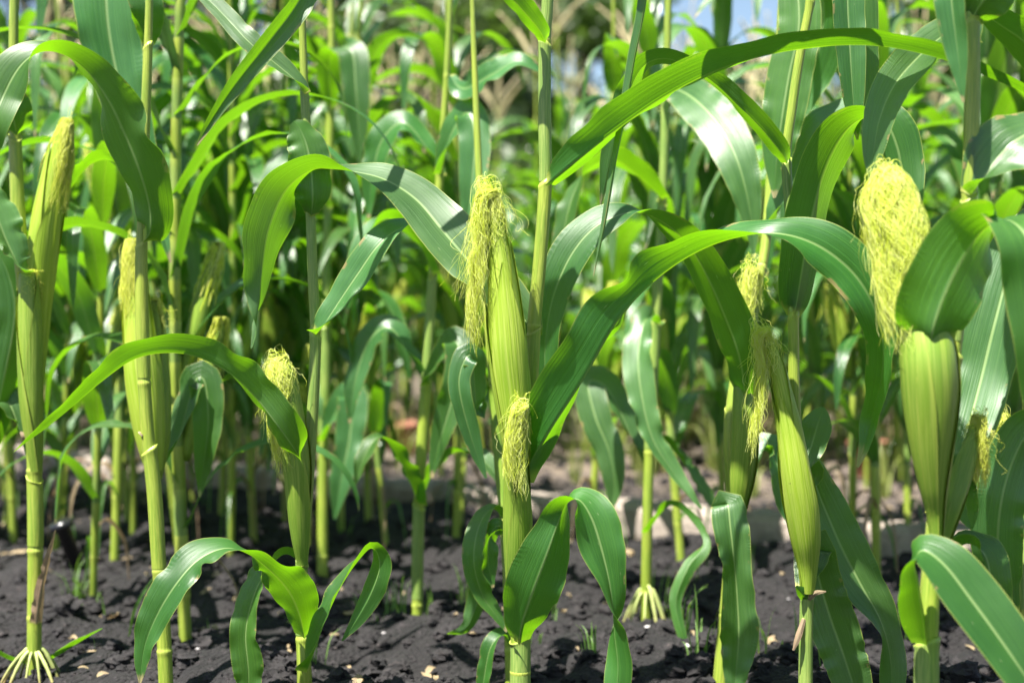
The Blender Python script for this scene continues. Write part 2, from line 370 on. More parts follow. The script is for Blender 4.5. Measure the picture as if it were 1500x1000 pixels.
# ------------------------------------------------------------------ kerb of concrete blocks
M_CONC = rough_mat('weathered_concrete', (0.22, 0.18, 0.15), (0.36, 0.30, 0.25), (0.11, 0.09, 0.075), 18, 1.0, 0.006, 0.95, 70)
def kpt(X): return np.array((X, 3.10 - 0.62 * (X - 0.0)))
def kerb_block(X0, X1, tilt, shift, label, seed, h=0.062, lift=0.0):
    rg = random.Random(seed); a = kpt(X0); b = kpt(X1); d = nrm(b - a); nn = np.array((-d[1], d[0])); a = a + nn * shift; b = b + nn * (shift + tilt)
    nx, prof = 41, [(0.0, -0.05), (0.0, 0.03), (0.002, h - 0.012), (0.012, h), (0.05, h + 0.002), (0.086, h), (0.098, h - 0.012), (0.10, -0.05)]
    V = []
    L = np.linalg.norm(b - a)
    for i in range(nx):
        t = i / (nx - 1); c = a + (b - a) * t
        e = min(t, 1 - t) * L; sh = 0.006 if e < 0.001 else 0
        for (o, z) in prof:
            jit = 0.004 * mn.noise(Vector((c[0] * 16, z * 30 + o * 20, seed))) + 0.003 * mn.noise(Vector((c[0] * 50, z * 60, seed)))
            zz = z - sh * (z > 0.02); oo = o + (sh if o < 0.05 else -sh)
            V.append((c[0] + nn[0] * (oo + jit), c[1] + nn[1] * (oo + jit), zz + jit + lift))
    F = grid_faces(nx, len(prof)); k = len(prof); F.append(tuple(range(k))[::-1]); F.append(tuple(range((nx - 1) * k, nx * k)))
    bs = (a + b) / 2; org = (bs[0], bs[1], 0)
    o = link_mesh('kerb_block', V, F, M_CONC, origin=org, smooth=False); o.location = org
    tag(o, label, 'kerb block', 'concrete blocks of the low kerb')
blocks = [(-2.6, -2.13, 0, 0), (-2.11, -1.63, 0.01, 0), (-1.62, -1.14, 0, 0.01), (-1.13, -0.70, 0.01, 0), (-0.69, -0.33, 0, 0.0), (-0.315, -0.20, 0.02, 0.01),
          (-0.150, -0.02, -0.012, 0.0), (0.0, 0.44, 0, 0), (0.45, 0.92, 0.01, 0), (0.93, 1.42, 0, 0.005), (1.43, 1.9, 0, 0)]
klabels = ['concrete kerb block at the far left end of the low kerb', 'pale kerb block behind the leftmost big stalk with two ears',
           'kerb block behind the stalk that carries the browned ear at left', 'kerb block behind the arching leaf at lower left', 'long kerb block just left of the dark gap in the kerb',
           'short concrete kerb block left of the dark gap', 'short tilted kerb block right of the dark gap', 'long kerb block right behind the main stalk with two ears',
           'kerb block behind the thin stalk with hanging silk', 'kerb block behind the large blurred stalk at right', 'kerb block at the right end of the kerb']
for i, (b_, lab) in enumerate(zip(blocks, klabels)): kerb_block(b_[0], b_[1], b_[2], b_[3], lab, i)

# ------------------------------------------------------------------ maize plant builder, placed from pixel and distance
class Maize:
    def __init__(s, label, path, nodes, seed=1, group=None, k=16, mat_=None, rad=1.0):
        """path: (px, py, D, width px) from the ground up; nodes: pixel rows of the stalk's joints"""
        K = np.array([(*P(a, b, c), w * c / FPX / 2 * rad, b) for a, b, c, w in path])
        base = K[0].copy()
        gy = gz(base[0], base[1]); s.base = np.array((base[0], base[1], gy))
        K[0, :3] = (base[0], base[1], gy - 0.02)
        s.K = catmull(K, max(60, int(26 * len(path)))); s.root = empty('maize_plant', s.base)
        tag(s.root, label, 'maize plant', group)
        s.k = k; s.seed = seed; s.rg = random.Random(seed)
        R = s.K[:, 3].copy(); S = s.K[:, :3]; rows = s.K[:, 4]; ring = np.zeros(len(S))
        # refine around nodes
        d = np.concatenate([[0], np.cumsum(np.linalg.norm(np.diff(S, axis=0), axis=1))]); s.d = d
        extra = []
        s.nodes = [s.at_row(r)[1] for r in nodes]
        for dn in s.nodes: extra += [dn - 0.012, dn - .006, dn - 0.0025, dn - 0.001, dn, dn + 0.001, dn + 0.003, dn + 0.008]
        dd = np.unique(np.concatenate([d, np.clip(extra, 0, d[-1])]))
        S = np.stack([np.interp(dd, d, S[:, c]) for c in range(3)], 1); R = np.interp(dd, d, R)
        ring = np.zeros(len(dd))
        for dn in s.nodes:
            x = (dd - dn)
            R = R * (1 + 0.09 * np.exp(-(x / 0.004) ** 2) - 0.07 * np.exp(-((x - 0.0035) / 0.0012) ** 2))
            ring = np.maximum(ring, np.exp(-(x / 0.003) ** 2))
        V, F, UV = tube(S, R, k)
        link_mesh('stalk', V, F, mat_ or M_STALK, s.root, UV, s.base, attr=np.repeat(ring, k))
    def at_row(s, row):
        rows = s.K[:, 4]; i = int(np.argmin(np.abs(rows - row))); return s.K[i, :3], s.d[i], s.K[i, 3]
    def sheath(s, r0, r1, wide=1.2, bulge=0.0, m=None, flare=0.12, gap=0.0):
        """leaf sheath wrapped round the stalk between two pixel rows (r0 lower, r1 upper)"""
        p, d0, _ = s.at_row(r0); p, d1, _ = s.at_row(r1)
        n = 34; dd = np.linspace(d0, d1, n); t = np.linspace(0, 1, n)
        S = np.stack([np.interp(dd, s.d, s.K[:, c]) for c in range(3)], 1); R0 = np.interp(dd, s.d, s.K[:, 3])
        R = R0 * (1.06 + (wide - 1.06) * np.clip(t * 3, 0, 1)) * (1 + bulge * np.sin(np.pi * np.clip(t * 1.1 - .05, 0, 1)) ** 1.3)
        R = R * (1 + flare * np.clip((t - 0.93) / 0.07, 0, 1) ** 2)
        k = 20; V, F, UV = tube(S, R, k, cap=False)
        V = V.reshape(n, k, 3); th = np.linspace(0, 2 * np.pi, k, endpoint=False)
        slant = 0.006 * np.cos(th - s.rg.uniform(0, 6.28)); V[-1, :, 2] += slant; V[-2, :, 2] += slant * .7
        # turn the lip inwards so it reads as thick
        lip = V[-1] * 0.45 + S[-1] * 0.55; lip[:, 2] -= 0.004
        V = np.vstack([V.reshape(-1, 3), lip]); F = grid_faces(n + 1, k, True); UV = np.vstack([UV, UV[-k:]])
        ring = np.repeat(np.concatenate([np.exp(-((t - 1) / 0.02) ** 2), [1.0]]), k)
        return link_mesh('sheath', V, F, m or M_SHEATH, s.root, UV, s.base, attr=ring)
    def leaf(s, pts, m=None, n=90, nc=11, ruffle=0.2, freq=6.0, seed=None, label=None, name='leaf', fold=18):
        """pts: (px, py, D, real width px, roll degrees[, fold degrees]); roll 0 shows the upper side, 180 the underside"""
        K = []
        for q in pts:
            px, py, D, w, ro = q[:5]; fo = q[5] if len(q) > 5 else fold
            if K: ro += 360 * round((last - ro) / 360)
            last = ro
            K.append((*P(px, py, D), w * D / FPX / 2, math.radians(ro), math.radians(fo)))
        Q = catmull(K, n); S = Q[:, :3]; T = nrm(np.gradient(S, axis=0))
        Vw = nrm(S - CAMP); Pp = nrm(np.cross(T, Vw)); Vp = nrm(np.cross(Pp, T))  # Vp ~ view direction made square to T
        ro = Q[:, 4:5]; Nn = -Vp * np.cos(ro) + Pp * np.sin(ro)
        s.seed += 1
        hw = np.maximum(Q[:, 3], 0.0004)
        V, F, UV = blade(S, Nn, hw, Q[:, 5], nc, ruffle, freq, seed if seed is not None else s.seed)
        o = link_mesh(name, V, F, m or M_LEAF, s.root, UV, s.base)
        if label: o['label'] = label
        return o
    def ear(s, path, silk=None, m=None, seed=3, sheets=5, name='ear', tipfrac=1.0):
        """path: (px, py, D, width px) base to tip"""
        K = np.array([(*P(a, b, c), w * c / FPX / 2) for a, b, c, w in path]); E = catmull(K, 46); S, R = E[:, :3], np.maximum(E[:, 3] - 0.0026 * np.linspace(1, .5, 46), 0.003)
        k = 28; V, F, UV = tube(S, R, k); t = np.linspace(0, 1, 46)
        o = link_mesh(name, V, F, m or M_HUSK, s.root, UV * (1, .6), s.base, attr=np.repeat(np.exp(-(t / .03) ** 2), k))
        T = nrm(np.gradient(S, axis=0)); A = nrm(np.cross(T, np.tile((0, 1.0, 0.01), (46, 1)))); Bn = np.cross(A, T)
        rg = random.Random(seed)
        for q in range(sheets):
            c0 = 2 * math.pi * (q * 0.381966 + rg.random() * 0.08 + 0.55); tip = 1.0 - 0.07 * q - 0.03 * rg.random(); lean = rg.uniform(-0.9, 0.9)
            nj, ni = 15, 40; VV = []; UU = []
            tt = np.linspace(0.0, tip, ni)
            for j in range(nj):
                u = -1 + 2 * j / (nj - 1)
                hwid = (1.75 - .12 * q) * (1 - (tt / tip) ** 1.9) ** 0.85 + 0.04
                th = c0 + lean * tt + u * hwid
                Si = np.stack([np.interp(tt, t, S[:, c]) for c in range(3)], 1); Ri = np.interp(tt, t, R)
                Ai = np.stack([np.interp(tt, t, A[:, c]) for c in range(3)], 1); Bi = np.stack([np.interp(tt, t, Bn[:, c]) for c in range(3)], 1)
                off = 0.0007 + 0.00075 * q + 0.0009 * abs(u) ** 6 + 0.0016 * np.clip((tt / tip - .9) / .1, 0, 1)
                rr = Ri * (1 + 0.005 * np.sin(th * 23 + q + 3 * tt) + 0.005 * np.sin(th * 9.3 + 2 * q)) + off
                VV.append(Si + rr[:, None] * (Ai * np.cos(th)[:, None] + Bi * np.sin(th)[:, None])); UU.append(np.stack([th / 6.283, tt * 1.1], 1))
            VV = np.stack(VV, 1).reshape(-1, 3); UU = np.stack(UU, 1).reshape(-1, 2)
            link_mesh('husk', VV, grid_faces(ni, nj), m or M_HUSK, o, UU, s.base, attr=np.tile(np.clip((np.abs(np.linspace(-1, 1, nj)) - .90) / .1, 0, 1) * .65, ni))
        if silk: s.silk(S, R, o, **silk)
        return o
    def silk(s, S, R, parent, flow=180, spread=60, length=0.15, count=300, thick=0.00027, hang=0.5, off=0.006, rise=0.012, seed=9,
             stray=0.1, cap=0.22, r0=0.7, curl=1.0, m=None, name='silk', follow=None):
        rg = np.random.default_rng(seed); d = np.concatenate([[0], np.cumsum(np.linalg.norm(np.diff(S, axis=0), axis=1))]); Lt = d[-1]
        tip = S[-1]; ax = nrm(S[-1] - S[-5]); e2 = nrm(-(tip - CAMP)); e2 = nrm(e2 - ax * (e2 @ ax)); e1 = np.cross(ax, e2); 
        if e1[0] < 0: e1 = -e1
        B = Bag(); n = 30; ss = np.linspace(0, 1, n)
        nl = max(6, count // 26); locks = [(rg.normal() * spread, rg.uniform(.45, 1.08), rg.uniform(0, 1), rg.uniform(0, 6.28, 3), rg.uniform(.5, 1.1)) for _ in range(nl)]
        for q in range(count):
            wild = rg.random() < stray
            lk = locks[int(rg.integers(nl))]; ph = math.radians(flow + lk[0] + rg.normal() * 5.0); Ls = length * (lk[1] * rg.uniform(.8, 1.06) if not wild else rg.uniform(.15, .7))
            if rg.random() < cap: ph = rg.uniform(0, 6.28); Ls = length * rg.uniform(.08, .35)
            rs = rise * rg.uniform(0.2, 1.4) * (rg.uniform(1.2, 3.0) if wild else 1)
            up = np.clip(ss / 0.13, 0, 1); h = np.where(ss < 0.13, 0.006 - (rs + 0.006) * np.sin(up * np.pi / 2), -rs + (Ls + rs) * ((ss - .13) / .87) ** 1.05)
            hh = np.clip(h, 0, Lt); Rr = np.interp(Lt - hh, d, R)
            o = off * (.65 * lk[2] + .35 * rg.random()) * (0.3 if Ls < length * .351 else 1)
            rad0 = R[-1] * r0 * math.sqrt(rg.random())
            w = np.clip((ss - 0.02) / 0.2, 0, 1); w = w * w * (3 - 2 * w)
            rad = rad0 * (1 - w) + (Rr + o) * w
            cen_a = np.stack([np.interp(Lt - hh, d, S[:, c]) for c in range(3)], 1) + ax * np.clip(-h, 0, None)[:, None]
            cen_v = tip + np.array((0, 0, -1.0)) * h[:, None]
            b = np.clip(h / Lt * 3, 0, 1)[:, None] * hang
            cen = cen_a * (1 - b) + cen_v * b
            def nz(fm, am): return sum(am / (j + 1) ** 0.7 * np.sin(2 * np.pi * fm * (j + 1) * rg.uniform(.6, 1.3) * ss + rg.uniform(0, 6.28)) for j in range(3))
            lz = [w * ss * .0032 * lk[4] * np.sin(2 * np.pi * lk[4] * ss + lk[3][c_]) for c_ in range(2)]
            aw = .62 * w * (0.25 + 0.9 * ss ** 1.5) * curl * (rg.uniform(2.5, 5.5) if wild else rg.uniform(.5, 1.6))
            phn = ph + nz(1.3, 0.22) * w
            if rad0 > 1e-4:
                ph0 = rg.uniform(0, 6.28); phn = ph0 + (phn - ph0) * w if abs(ph - ph0) < 3.2 else (ph0 + 6.28 * np.sign(ph - ph0)) + (phn - ph0 - 6.28 * np.sign(ph - ph0)) * w
            Pt = cen + (rad + np.abs(nz(1.0, 0.0013)) * aw)[:, None] * (np.cos(phn)[:, None] * e1 + np.sin(phn)[:, None] * e2)
            Pt = Pt + (nz(1.0, 0.0013) * aw)[:, None] * e1 + (nz(1.0, 0.0010) * aw)[:, None] * e2 + (nz(.9, 0.0016) * aw)[:, None] * ax
            Pt = Pt + lz[0][:, None] * e1 + lz[1][:, None] * e2
            if wild: Pt = Pt + (ss ** 1.5 * rg.uniform(0.0, 0.02))[:, None] * (math.cos(ph) * e1 + math.sin(ph) * e2) + np.array((0, 0, 1.0)) * (np.sin(ss * 3.0) * rg.uniform(-0.004, .012))[:, None]
            V, F, UV = tube(Pt, thick * (1 - 0.45 * ss), 3, cap=False)
            UV = np.stack([np.full(len(V), rg.random()), np.repeat(ss, 3)], 1); B.add(V, F, UV)
        o = B.build(name, m or M_SILK, parent, s.base); return o
    def brace_roots(s, h=0.05, n=9, spread=0.035, r=0.0032, top=None):
        b = s.K[0, :3]; z0 = s.base[2]
        for i in range(n):
            a = 2 * math.pi * (i + s.rg.uniform(-.25, .25)) / n; sp = spread * s.rg.uniform(.7, 1.2); hh = h * s.rg.uniform(.85, 1.05)
            i0 = int(np.argmin(np.abs(s.K[:, 2] - (z0 + hh)))); c = s.K[i0, :3]; rr = s.K[i0, 3]
            ca, sa = math.cos(a), math.sin(a)
            K = [c + (ca * rr * .5, sa * rr * .5, 0), c + (ca * (rr + .003), sa * (rr + .003), -.004), c + (ca * (rr + sp * .5), sa * (rr + sp * .5), -hh * .5), c + (ca * (rr + sp * .85), sa * (rr + sp * .85), -hh * 1.0), c + (ca * (rr + sp), sa * (rr + sp), -hh * 1.35)]
            S = catmull(K, 14); r_ = r * s.rg.uniform(.6, 1.05); V, F, UV = tube(S, np.linspace(r_, r_ * .6, 14) * (1 + .12 * np.sin(np.arange(14) * 2.3 + i)), 8)
            UV = np.stack([UV[:, 0], np.repeat(np.linspace(0, 1, 14), 8)], 1); link_mesh('brace_root', V, F, M_ROOT, s.root, UV, s.base)


# ------------------------------------------------------------------ the near maize plants
# main plant in the middle
D0 = 1.60
A = Maize('maize plant in the middle with a large silk-topped ear above a smaller one', [(762, 1081, 1.60, 30), (762, 1000, 1.60, 29), (762, 935, 1.60, 28), (757, 860, 1.60, 26), (757, 780, 1.60, 26), (762, 705, 1.60, 24),
    (774, 620, 1.60, 20), (782, 480, 1.60, 19), (791, 380, 1.60, 18), (799, 265, 1.60, 18), (798, 190, 1.60, 17.5), (798, 60, 1.60, 17), (802, 0, 1.60, 16), (806, -160, 1.60, 14), (810, -300, 1.60, 10)],
    [985, 478, 60], 11)
A.sheath(1075, 934, 1.06); A.sheath(478, 268, 1.10, m=M_STALK); A.sheath(268, 62, 1.08); A.sheath(640, 482, 1.12, m=M_STALK); A.sheath(58, -170, 1.1)
A.ear([(760, 925, 1.592, 20), (757, 872, 1.585, 30), (757, 800, 1.578, 41), (757, 730, 1.57, 41), (757, 680, 1.558, 34), (760, 640, 1.545, 28), (764, 602, 1.535, 20)], m=M_HUSKG, seed=4, sheets=4,
      silk=dict(flow=150, spread=75, length=0.084, count=570, hang=0.75, off=0.006, rise=0.006, seed=21, stray=.05, r0=1.0, curl=.85))
A.ear([(758, 700, 1.575, 14), (757, 660, 1.57, 34), (753, 600, 1.565, 50), (746, 530, 1.56, 56), (741, 470, 1.558, 54), (735, 400, 1.555, 42), (729, 350, 1.553, 32), (724, 312, 1.552, 24), (722, 292, 1.552, 17)], seed=8, sheets=5,
      silk=dict(flow=184, spread=27, length=0.155, count=1000, hang=0.85, off=0.017, rise=0.008, seed=5, stray=.12, cap=.22, r0=1.05, curl=1.1))
A.leaf([(763, 712, 1.585, 60, 178, 75), (778, 676, 1.572, 84, 165, 62), (812, 622, 1.55, 108, 140, 50), (855, 556, 1.54, 118, 128, 46), (903, 474, 1.54, 112, 122, 46), (950, 420, 1.55, 104, 118, 48), (1006, 378, 1.54, 92, 108, 48),
        (1065, 352, 1.52, 86, 92, 40), (1130, 342, 1.50, 84, 60, 28), (1190, 356, 1.50, 84, 34, 20), (1242, 392, 1.50, 80, 18, 18), (1275, 438, 1.50, 68, 8, 20), (1292, 490, 1.51, 50, -10, 25), (1292, 550, 1.53, 46, -35, 30),
        (1277, 610, 1.57, 38, -30, 30), (1268, 650, 1.57, 20, -20, 30), (1256, 684, 1.57, 4, 0, 10)], n=190, nc=17, ruffle=.26, freq=6.5, seed=31)
A.leaf([(798, 272, 1.585, 34, 178, 75), (816, 258, 1.56, 46, 160, 55), (850, 232, 1.54, 60, 145, 42), (905, 190, 1.52, 78, 128, 38), (975, 142, 1.50, 86, 122, 36), (1050, 104, 1.50, 84, 118, 36), (1130, 80, 1.50, 76, 114, 38), (1210, 68, 1.49, 70, 112, 40),
        (1290, 68, 1.47, 62, 114, 38), (1370, 84, 1.45, 52, 112, 38), (1440, 110, 1.44, 42, 105, 35), (1520, 146, 1.44, 30, 98, 30), (1600, 200, 1.44, 8, 90)], n=140, nc=13, ruffle=.09, freq=7, seed=32)
A.leaf([(799, 64, 1.585, 32, 182, 75), (790, 45, 1.57, 34, -165, 45), (765, 15, 1.55, 42, -150, 35), (730, -25, 1.54, 52, -135, 30), (670, -110, 1.54, 50, -90, 30), (590, -120, 1.54, 40, -60, 30), (520, -40, 1.54, 10, -30)], n=70, ruffle=.1, seed=33)
A.leaf([(783, 500, 1.61, 40, 0, 60), (770, 470, 1.62, 52, -14, 40), (735, 430, 1.625, 68, -22, 22), (690, 386, 1.63, 84, -24, 16), (650, 340, 1.64, 88, -26, 14), (610, 293, 1.655, 82, -32, 16), (565, 264, 1.66, 68, -52, 18), (520, 252, 1.66, 60, -74, 22), (488, 248, 1.66, 60, -92, 24),
        (455, 250, 1.65, 78, -112, 20), (418, 280, 1.64, 96, -130, 14), (394, 335, 1.63, 92, -134, 14), (384, 395, 1.63, 64, -136, 20), (379, 445, 1.63, 30, -136, 35), (375, 480, 1.63, 14, -60, 30), (368, 510, 1.63, 2, -20, 10)], m=M_LEAFB, n=160, nc=13, ruffle=.17, freq=5, seed=34)
A.leaf([(760, 944, 1.575, 44, 182, 62), (764, 915, 1.56, 66, 176, 38), (780, 868, 1.54, 92, 170, 26), (800, 815, 1.53, 84, 163, 26), (817, 768, 1.53, 60, 150, 30), (830, 738, 1.53, 56, 105, 20), (848, 732, 1.53, 66, 62, 14), (866, 758, 1.53, 74, 30, 14), (880, 800, 1.53, 72, 16, 16), (892, 850, 1.53, 50, 30, 28),
        (897, 890, 1.53, 44, 62, 34), (900, 930, 1.53, 44, 125, 25), (905, 975, 1.53, 44, 160, 20), (902, 1030, 1.53, 36, 190, 20), (898, 1080, 1.53, 10, 190)], n=150, nc=13, ruffle=.12, freq=6, seed=35)
A.leaf([(808, -170, 1.59, 34, 90, 60), (850, -235, 1.57, 44, 90, 45), (905, -190, 1.55, 36, 90, 50), (934, -80, 1.54, 34, 88, 62), (934, 0, 1.54, 34, 86, 66), (918, 90, 1.54, 32, 84, 68), (906, 170, 1.54, 26, 80, 68), (892, 250, 1.54, 20, 78, 66), (880, 330, 1.54, 14, 76, 66), (869, 404, 1.54, 3, 76, 50)], m=M_LEAFB, n=120, ruffle=.08, freq=6, seed=36)

# thin stalk left of the middle with the hooded ear
A.leaf([(807, -180, 1.58, 34, 90, 60), (850, -230, 1.52, 56, 90, 30), (930, -170, 1.47, 70, 80, 20), (1040, -120, 1.44, 70, 70, 20), (1150, -110, 1.43, 60, 60, 20), (1260, -90, 1.43, 8, 50)], n=60, nc=7, ruffle=.12, seed=38)  # unseen leaf of the middle plant, added above the frame to shade its right-going leaf
Bp = Maize('slender maize plant left of the middle, its silky ear behind an arching leaf', [(446, 1052, 1.70, 24), (446, 990, 1.68, 22), (443, 930, 1.68, 19), (441, 850, 1.68, 17), (447, 760, 1.68, 16), (455, 650, 1.68, 15), (460, 560, 1.68, 15), (462, 485, 1.68, 14.5), (458, 400, 1.68, 13.5), (455, 312, 1.68, 13),
    (450, 200, 1.68, 12), (446, 132, 1.68, 12), (442, 0, 1.68, 10), (440, -150, 1.68, 9), (438, -260, 1.68, 6)], [935, 820, 484], 23)
Bp.sheath(815, 488, 1.14); Bp.sheath(484, 314, 1.12); Bp.sheath(312, 135, 1.10); Bp.sheath(930, 822, 1.1)
Bp.ear([(443, 826, 1.665, 12), (441, 790, 1.66, 24), (439, 740, 1.655, 34), (437, 690, 1.65, 39), (430, 640, 1.648, 42), (421, 590, 1.646, 42), (413, 550, 1.645, 38), (409, 530, 1.645, 28)], m=M_HUSKG, seed=14, sheets=4,
       silk=dict(flow=165, spread=65, length=0.118, count=780, hang=0.45, off=0.006, rise=0.005, seed=31, stray=.04, r0=1.0, curl=.85))
Bp.leaf([(441, 674, 1.632, 44, 182, 75), (430, 656, 1.612, 62, -160, 55), (405, 622, 1.60, 74, -138, 48), (370, 578, 1.60, 78, -128, 46), (330, 543, 1.59, 74, -120, 46), (285, 522, 1.59, 68, -112, 46), (240, 517, 1.59, 62, -106, 48), (195, 527, 1.59, 56, -104, 50),
         (150, 558, 1.59, 48, -104, 50), (110, 592, 1.59, 38, -104, 50), (70, 625, 1.59, 26, -104, 50), (42, 645, 1.59, 14, -104, 45), (20, 662, 1.59, 2, -104, 20)], n=150, nc=13, ruffle=.15, freq=6.5, seed=41)
Bp.leaf([(456, 318, 1.67, 34, 180, 70), (458, 290, 1.66, 56, 176, 30), (456, 250, 1.66, 66, 172, 20), (450, 215, 1.66, 62, 170, 20), (440, 190, 1.66, 46, 165, 24), (430, 178, 1.66, 16, 160, 30)], n=60, ruffle=.16, freq=4, seed=42)
Bp.leaf([(463, 490, 1.665, 36, 95, 70), (476, 474, 1.66, 40, 60, 45), (498, 440, 1.66, 46, 40, 28), (525, 400, 1.66, 54, 34, 22), (552, 362, 1.66, 54, 40, 22), (580, 338, 1.67, 46, 60, 24), (620, 326, 1.69, 40, 95, 24), (670, 345, 1.72, 34, 70), (700, 380, 1.74, 10, 60)], m=M_LEAFB, n=90, ruffle=.12, freq=4, seed=43)
Bp.leaf([(446, 138, 1.67, 26, -90, 65), (432, 118, 1.67, 30, -55, 40), (402, 92, 1.67, 36, -35, 28), (365, 62, 1.67, 38, -28, 26), (330, 25, 1.68, 34, -28, 24), (295, -10, 1.69, 28, -30, 24), (250, -50, 1.70, 6, -30)], m=M_LEAFB, n=80, ruffle=.10, freq=5, seed=44)
Bp.leaf([(446, 935, 1.66, 40, 182, 66), (440, 905, 1.64, 62, -165, 40), (424, 868, 1.62, 78, -150, 30), (398, 838, 1.60, 74, -128, 26), (365, 812, 1.59, 66, -98, 22), (330, 803, 1.58, 66, -70, 18), (290, 820, 1.57, 66, -48, 16), (256, 858, 1.56, 64, -36, 16), (228, 905, 1.56, 52, -28, 18), (211, 950, 1.56, 34, -22, 22), (205, 1000, 1.56, 4, -20)], n=130, nc=13, ruffle=.22, freq=7, seed=45)
Bp.leaf([(440, 822, 1.70, 30, -90, 60), (415, 812, 1.70, 44, -100, 30), (385, 845, 1.70, 50, -60, 30), (368, 885, 1.70, 46, -40, 30), (360, 930, 1.70, 46, -20, 30), (364, 985, 1.70, 46, 0, 25), (362, 1050, 1.70, 10, 10)], n=80, ruffle=.25, freq=6, seed=46)
Bp.leaf([(449, 985, 1.66, 36, 120, 66), (462, 950, 1.65, 40, 70, 40), (478, 905, 1.64, 42, 62, 36), (500, 858, 1.64, 42, 70, 34), (524, 822, 1.64, 40, 90, 24), (546, 802, 1.64, 38, 110, 18), (556, 828, 1.64, 40, 140, 24), (544, 868, 1.64, 36, 165, 28), (522, 908, 1.64, 22, 170, 28), (501, 938, 1.64, 2, 170)], n=100, ruffle=.12, freq=5, seed=47)
Bp.leaf([(439, -150, 1.68, 28, 90, 60), (462, -205, 1.66, 40, 80, 40), (478, -140, 1.62, 46, 60, 36), (462, -50, 1.58, 46, 35, 44), (436, 5, 1.56, 46, 20, 50), (394, 62, 1.55, 44, 10, 54), (348, 120, 1.55, 36, 5, 56), (315, 168, 1.55, 22, 0, 60), (288, 213, 1.55, 2, 0)], m=M_LEAFB, n=120, nc=11, ruffle=.12, freq=9, seed=37)

# thin stalk right of the middle with the hanging silk
Cp = Maize('slender maize plant with long loose silk hanging beside a yellow-green ear', [(1180, 1081, 1.60, 21), (1180, 990, 1.60, 19), (1181, 900, 1.60, 18), (1182, 860, 1.60, 18), (1176, 760, 1.60, 17), (1167, 640, 1.60, 16), (1163, 555, 1.60, 15), (1162, 458, 1.60, 14.5), (1158, 330, 1.60, 13.5), (1152, 232, 1.60, 13),
    (1160, 160, 1.60, 12.5), (1172, 80, 1.60, 12), (1188, -5, 1.60, 11), (1200, -120, 1.60, 9), (1208, -240, 1.60, 6)], [858, 640, 232], 37)
Cp.sheath(640, 462, 1.10, m=M_STALK); Cp.sheath(1075, 866, 1.10); Cp.sheath(456, 238, 1.12); Cp.sheath(228, 0, 1.15, m=M_STALK)
Cp.ear([(1183, 868, 1.592, 17), (1183, 830, 1.59, 26), (1180, 790, 1.585, 40), (1174, 740, 1.58, 48), (1166, 690, 1.575, 46), (1157, 630, 1.572, 40), (1146, 575, 1.57, 32), (1134, 525, 1.568, 26), (1121, 492, 1.566, 18)], seed=24, sheets=5,
       silk=dict(flow=182, spread=28, length=0.128, count=450, hang=0.80, off=0.012, rise=0.007, seed=15, stray=.10, r0=1.25, curl=1.25))
Cp.leaf([(1153, 240, 1.59, 26, 182, 72), (1143, 222, 1.58, 34, -165, 45), (1118, 192, 1.57, 38, -148, 35), (1085, 158, 1.56, 40, -138, 32), (1050, 125, 1.56, 38, -128, 30), (1010, 98, 1.56, 36, -125, 26), (972, 86, 1.57, 40, -128, 22), (942, 98, 1.57, 42, -132, 26), (922, 135, 1.58, 44, -138, 34), (908, 180, 1.58, 40, -140, 36), (893, 240, 1.58, 30, -140, 36), (880, 300, 1.58, 4, -140)], n=110, ruffle=.09, freq=6, seed=51)
Cp.leaf([(1163, 464, 1.592, 34, 175, 74), (1168, 440, 1.59, 56, 158, 40), (1176, 390, 1.585, 72, 142, 20), (1189, 320, 1.58, 88, 136, 14), (1208, 250, 1.57, 92, 134, 12), (1236, 196, 1.56, 86, 130, 12), (1268, 172, 1.56, 70, 100, 14), (1296, 178, 1.56, 76, 40, 14), (1314, 215, 1.56, 76, 16, 14), (1322, 262, 1.56, 66, 8, 16), (1326, 310, 1.56, 48, 6, 20), (1328, 370, 1.57, 26, 0, 20), (1328, 420, 1.57, 3, 0)], n=120, nc=13, ruffle=.10, freq=4, seed=52)
Cp.leaf([(1180, 866, 1.61, 34, 20, 60), (1186, 830, 1.63, 50, 8, 30), (1194, 800, 1.64, 60, 0, 20), (1198, 840, 1.65, 66, 0, 20), (1215, 900, 1.65, 74, 4, 22), (1236, 960, 1.65, 70, 6, 22), (1255, 1020, 1.65, 50, 8, 20), (1270, 1080, 1.65, 8, 8)], n=90, nc=13, ruffle=.14, freq=8, seed=53, m=M_LEAFB)
Cp.leaf([(1172, 700, 1.62, 40, 90, 60), (1186, 690, 1.66, 52, 60, 40), (1204, 735, 1.68, 68, 30, 22), (1232, 800, 1.68, 76, 18, 18), (1262, 858, 1.68, 68, 20, 20), (1288, 905, 1.68, 56, 45, 24), (1302, 950, 1.68, 50, 40, 22), (1306, 1000, 1.68, 40, 20, 20), (1300, 1060, 1.68, 8, 20)], n=100, nc=13, ruffle=.16, freq=5, seed=54, m=M_LEAFB)
Cp.leaf([(1168, 712, 1.62, 26, 60, 50), (1178, 684, 1.63, 40, 35, 30), (1189, 652, 1.64, 50, 20, 18), (1197, 624, 1.64, 48, 10, 16), (1203, 604, 1.64, 26, 10, 20), (1206, 596, 1.64, 5, 10)], n=40, ruffle=.10, freq=2, seed=55, m=M_LEAFB)
Cp.leaf([(1196, -90, 1.59, 30, 90, 60), (1220, -120, 1.58, 44, 60, 30), (1238, -60, 1.58, 50, 24, 20), (1242, 20, 1.58, 50, 14, 20), (1246, 90, 1.58, 44, 10, 24), (1250, 150, 1.58, 32, 10, 28), (1256, 205, 1.58, 3, 10)], n=70, ruffle=.08, seed=56, m=M_LEAFB)
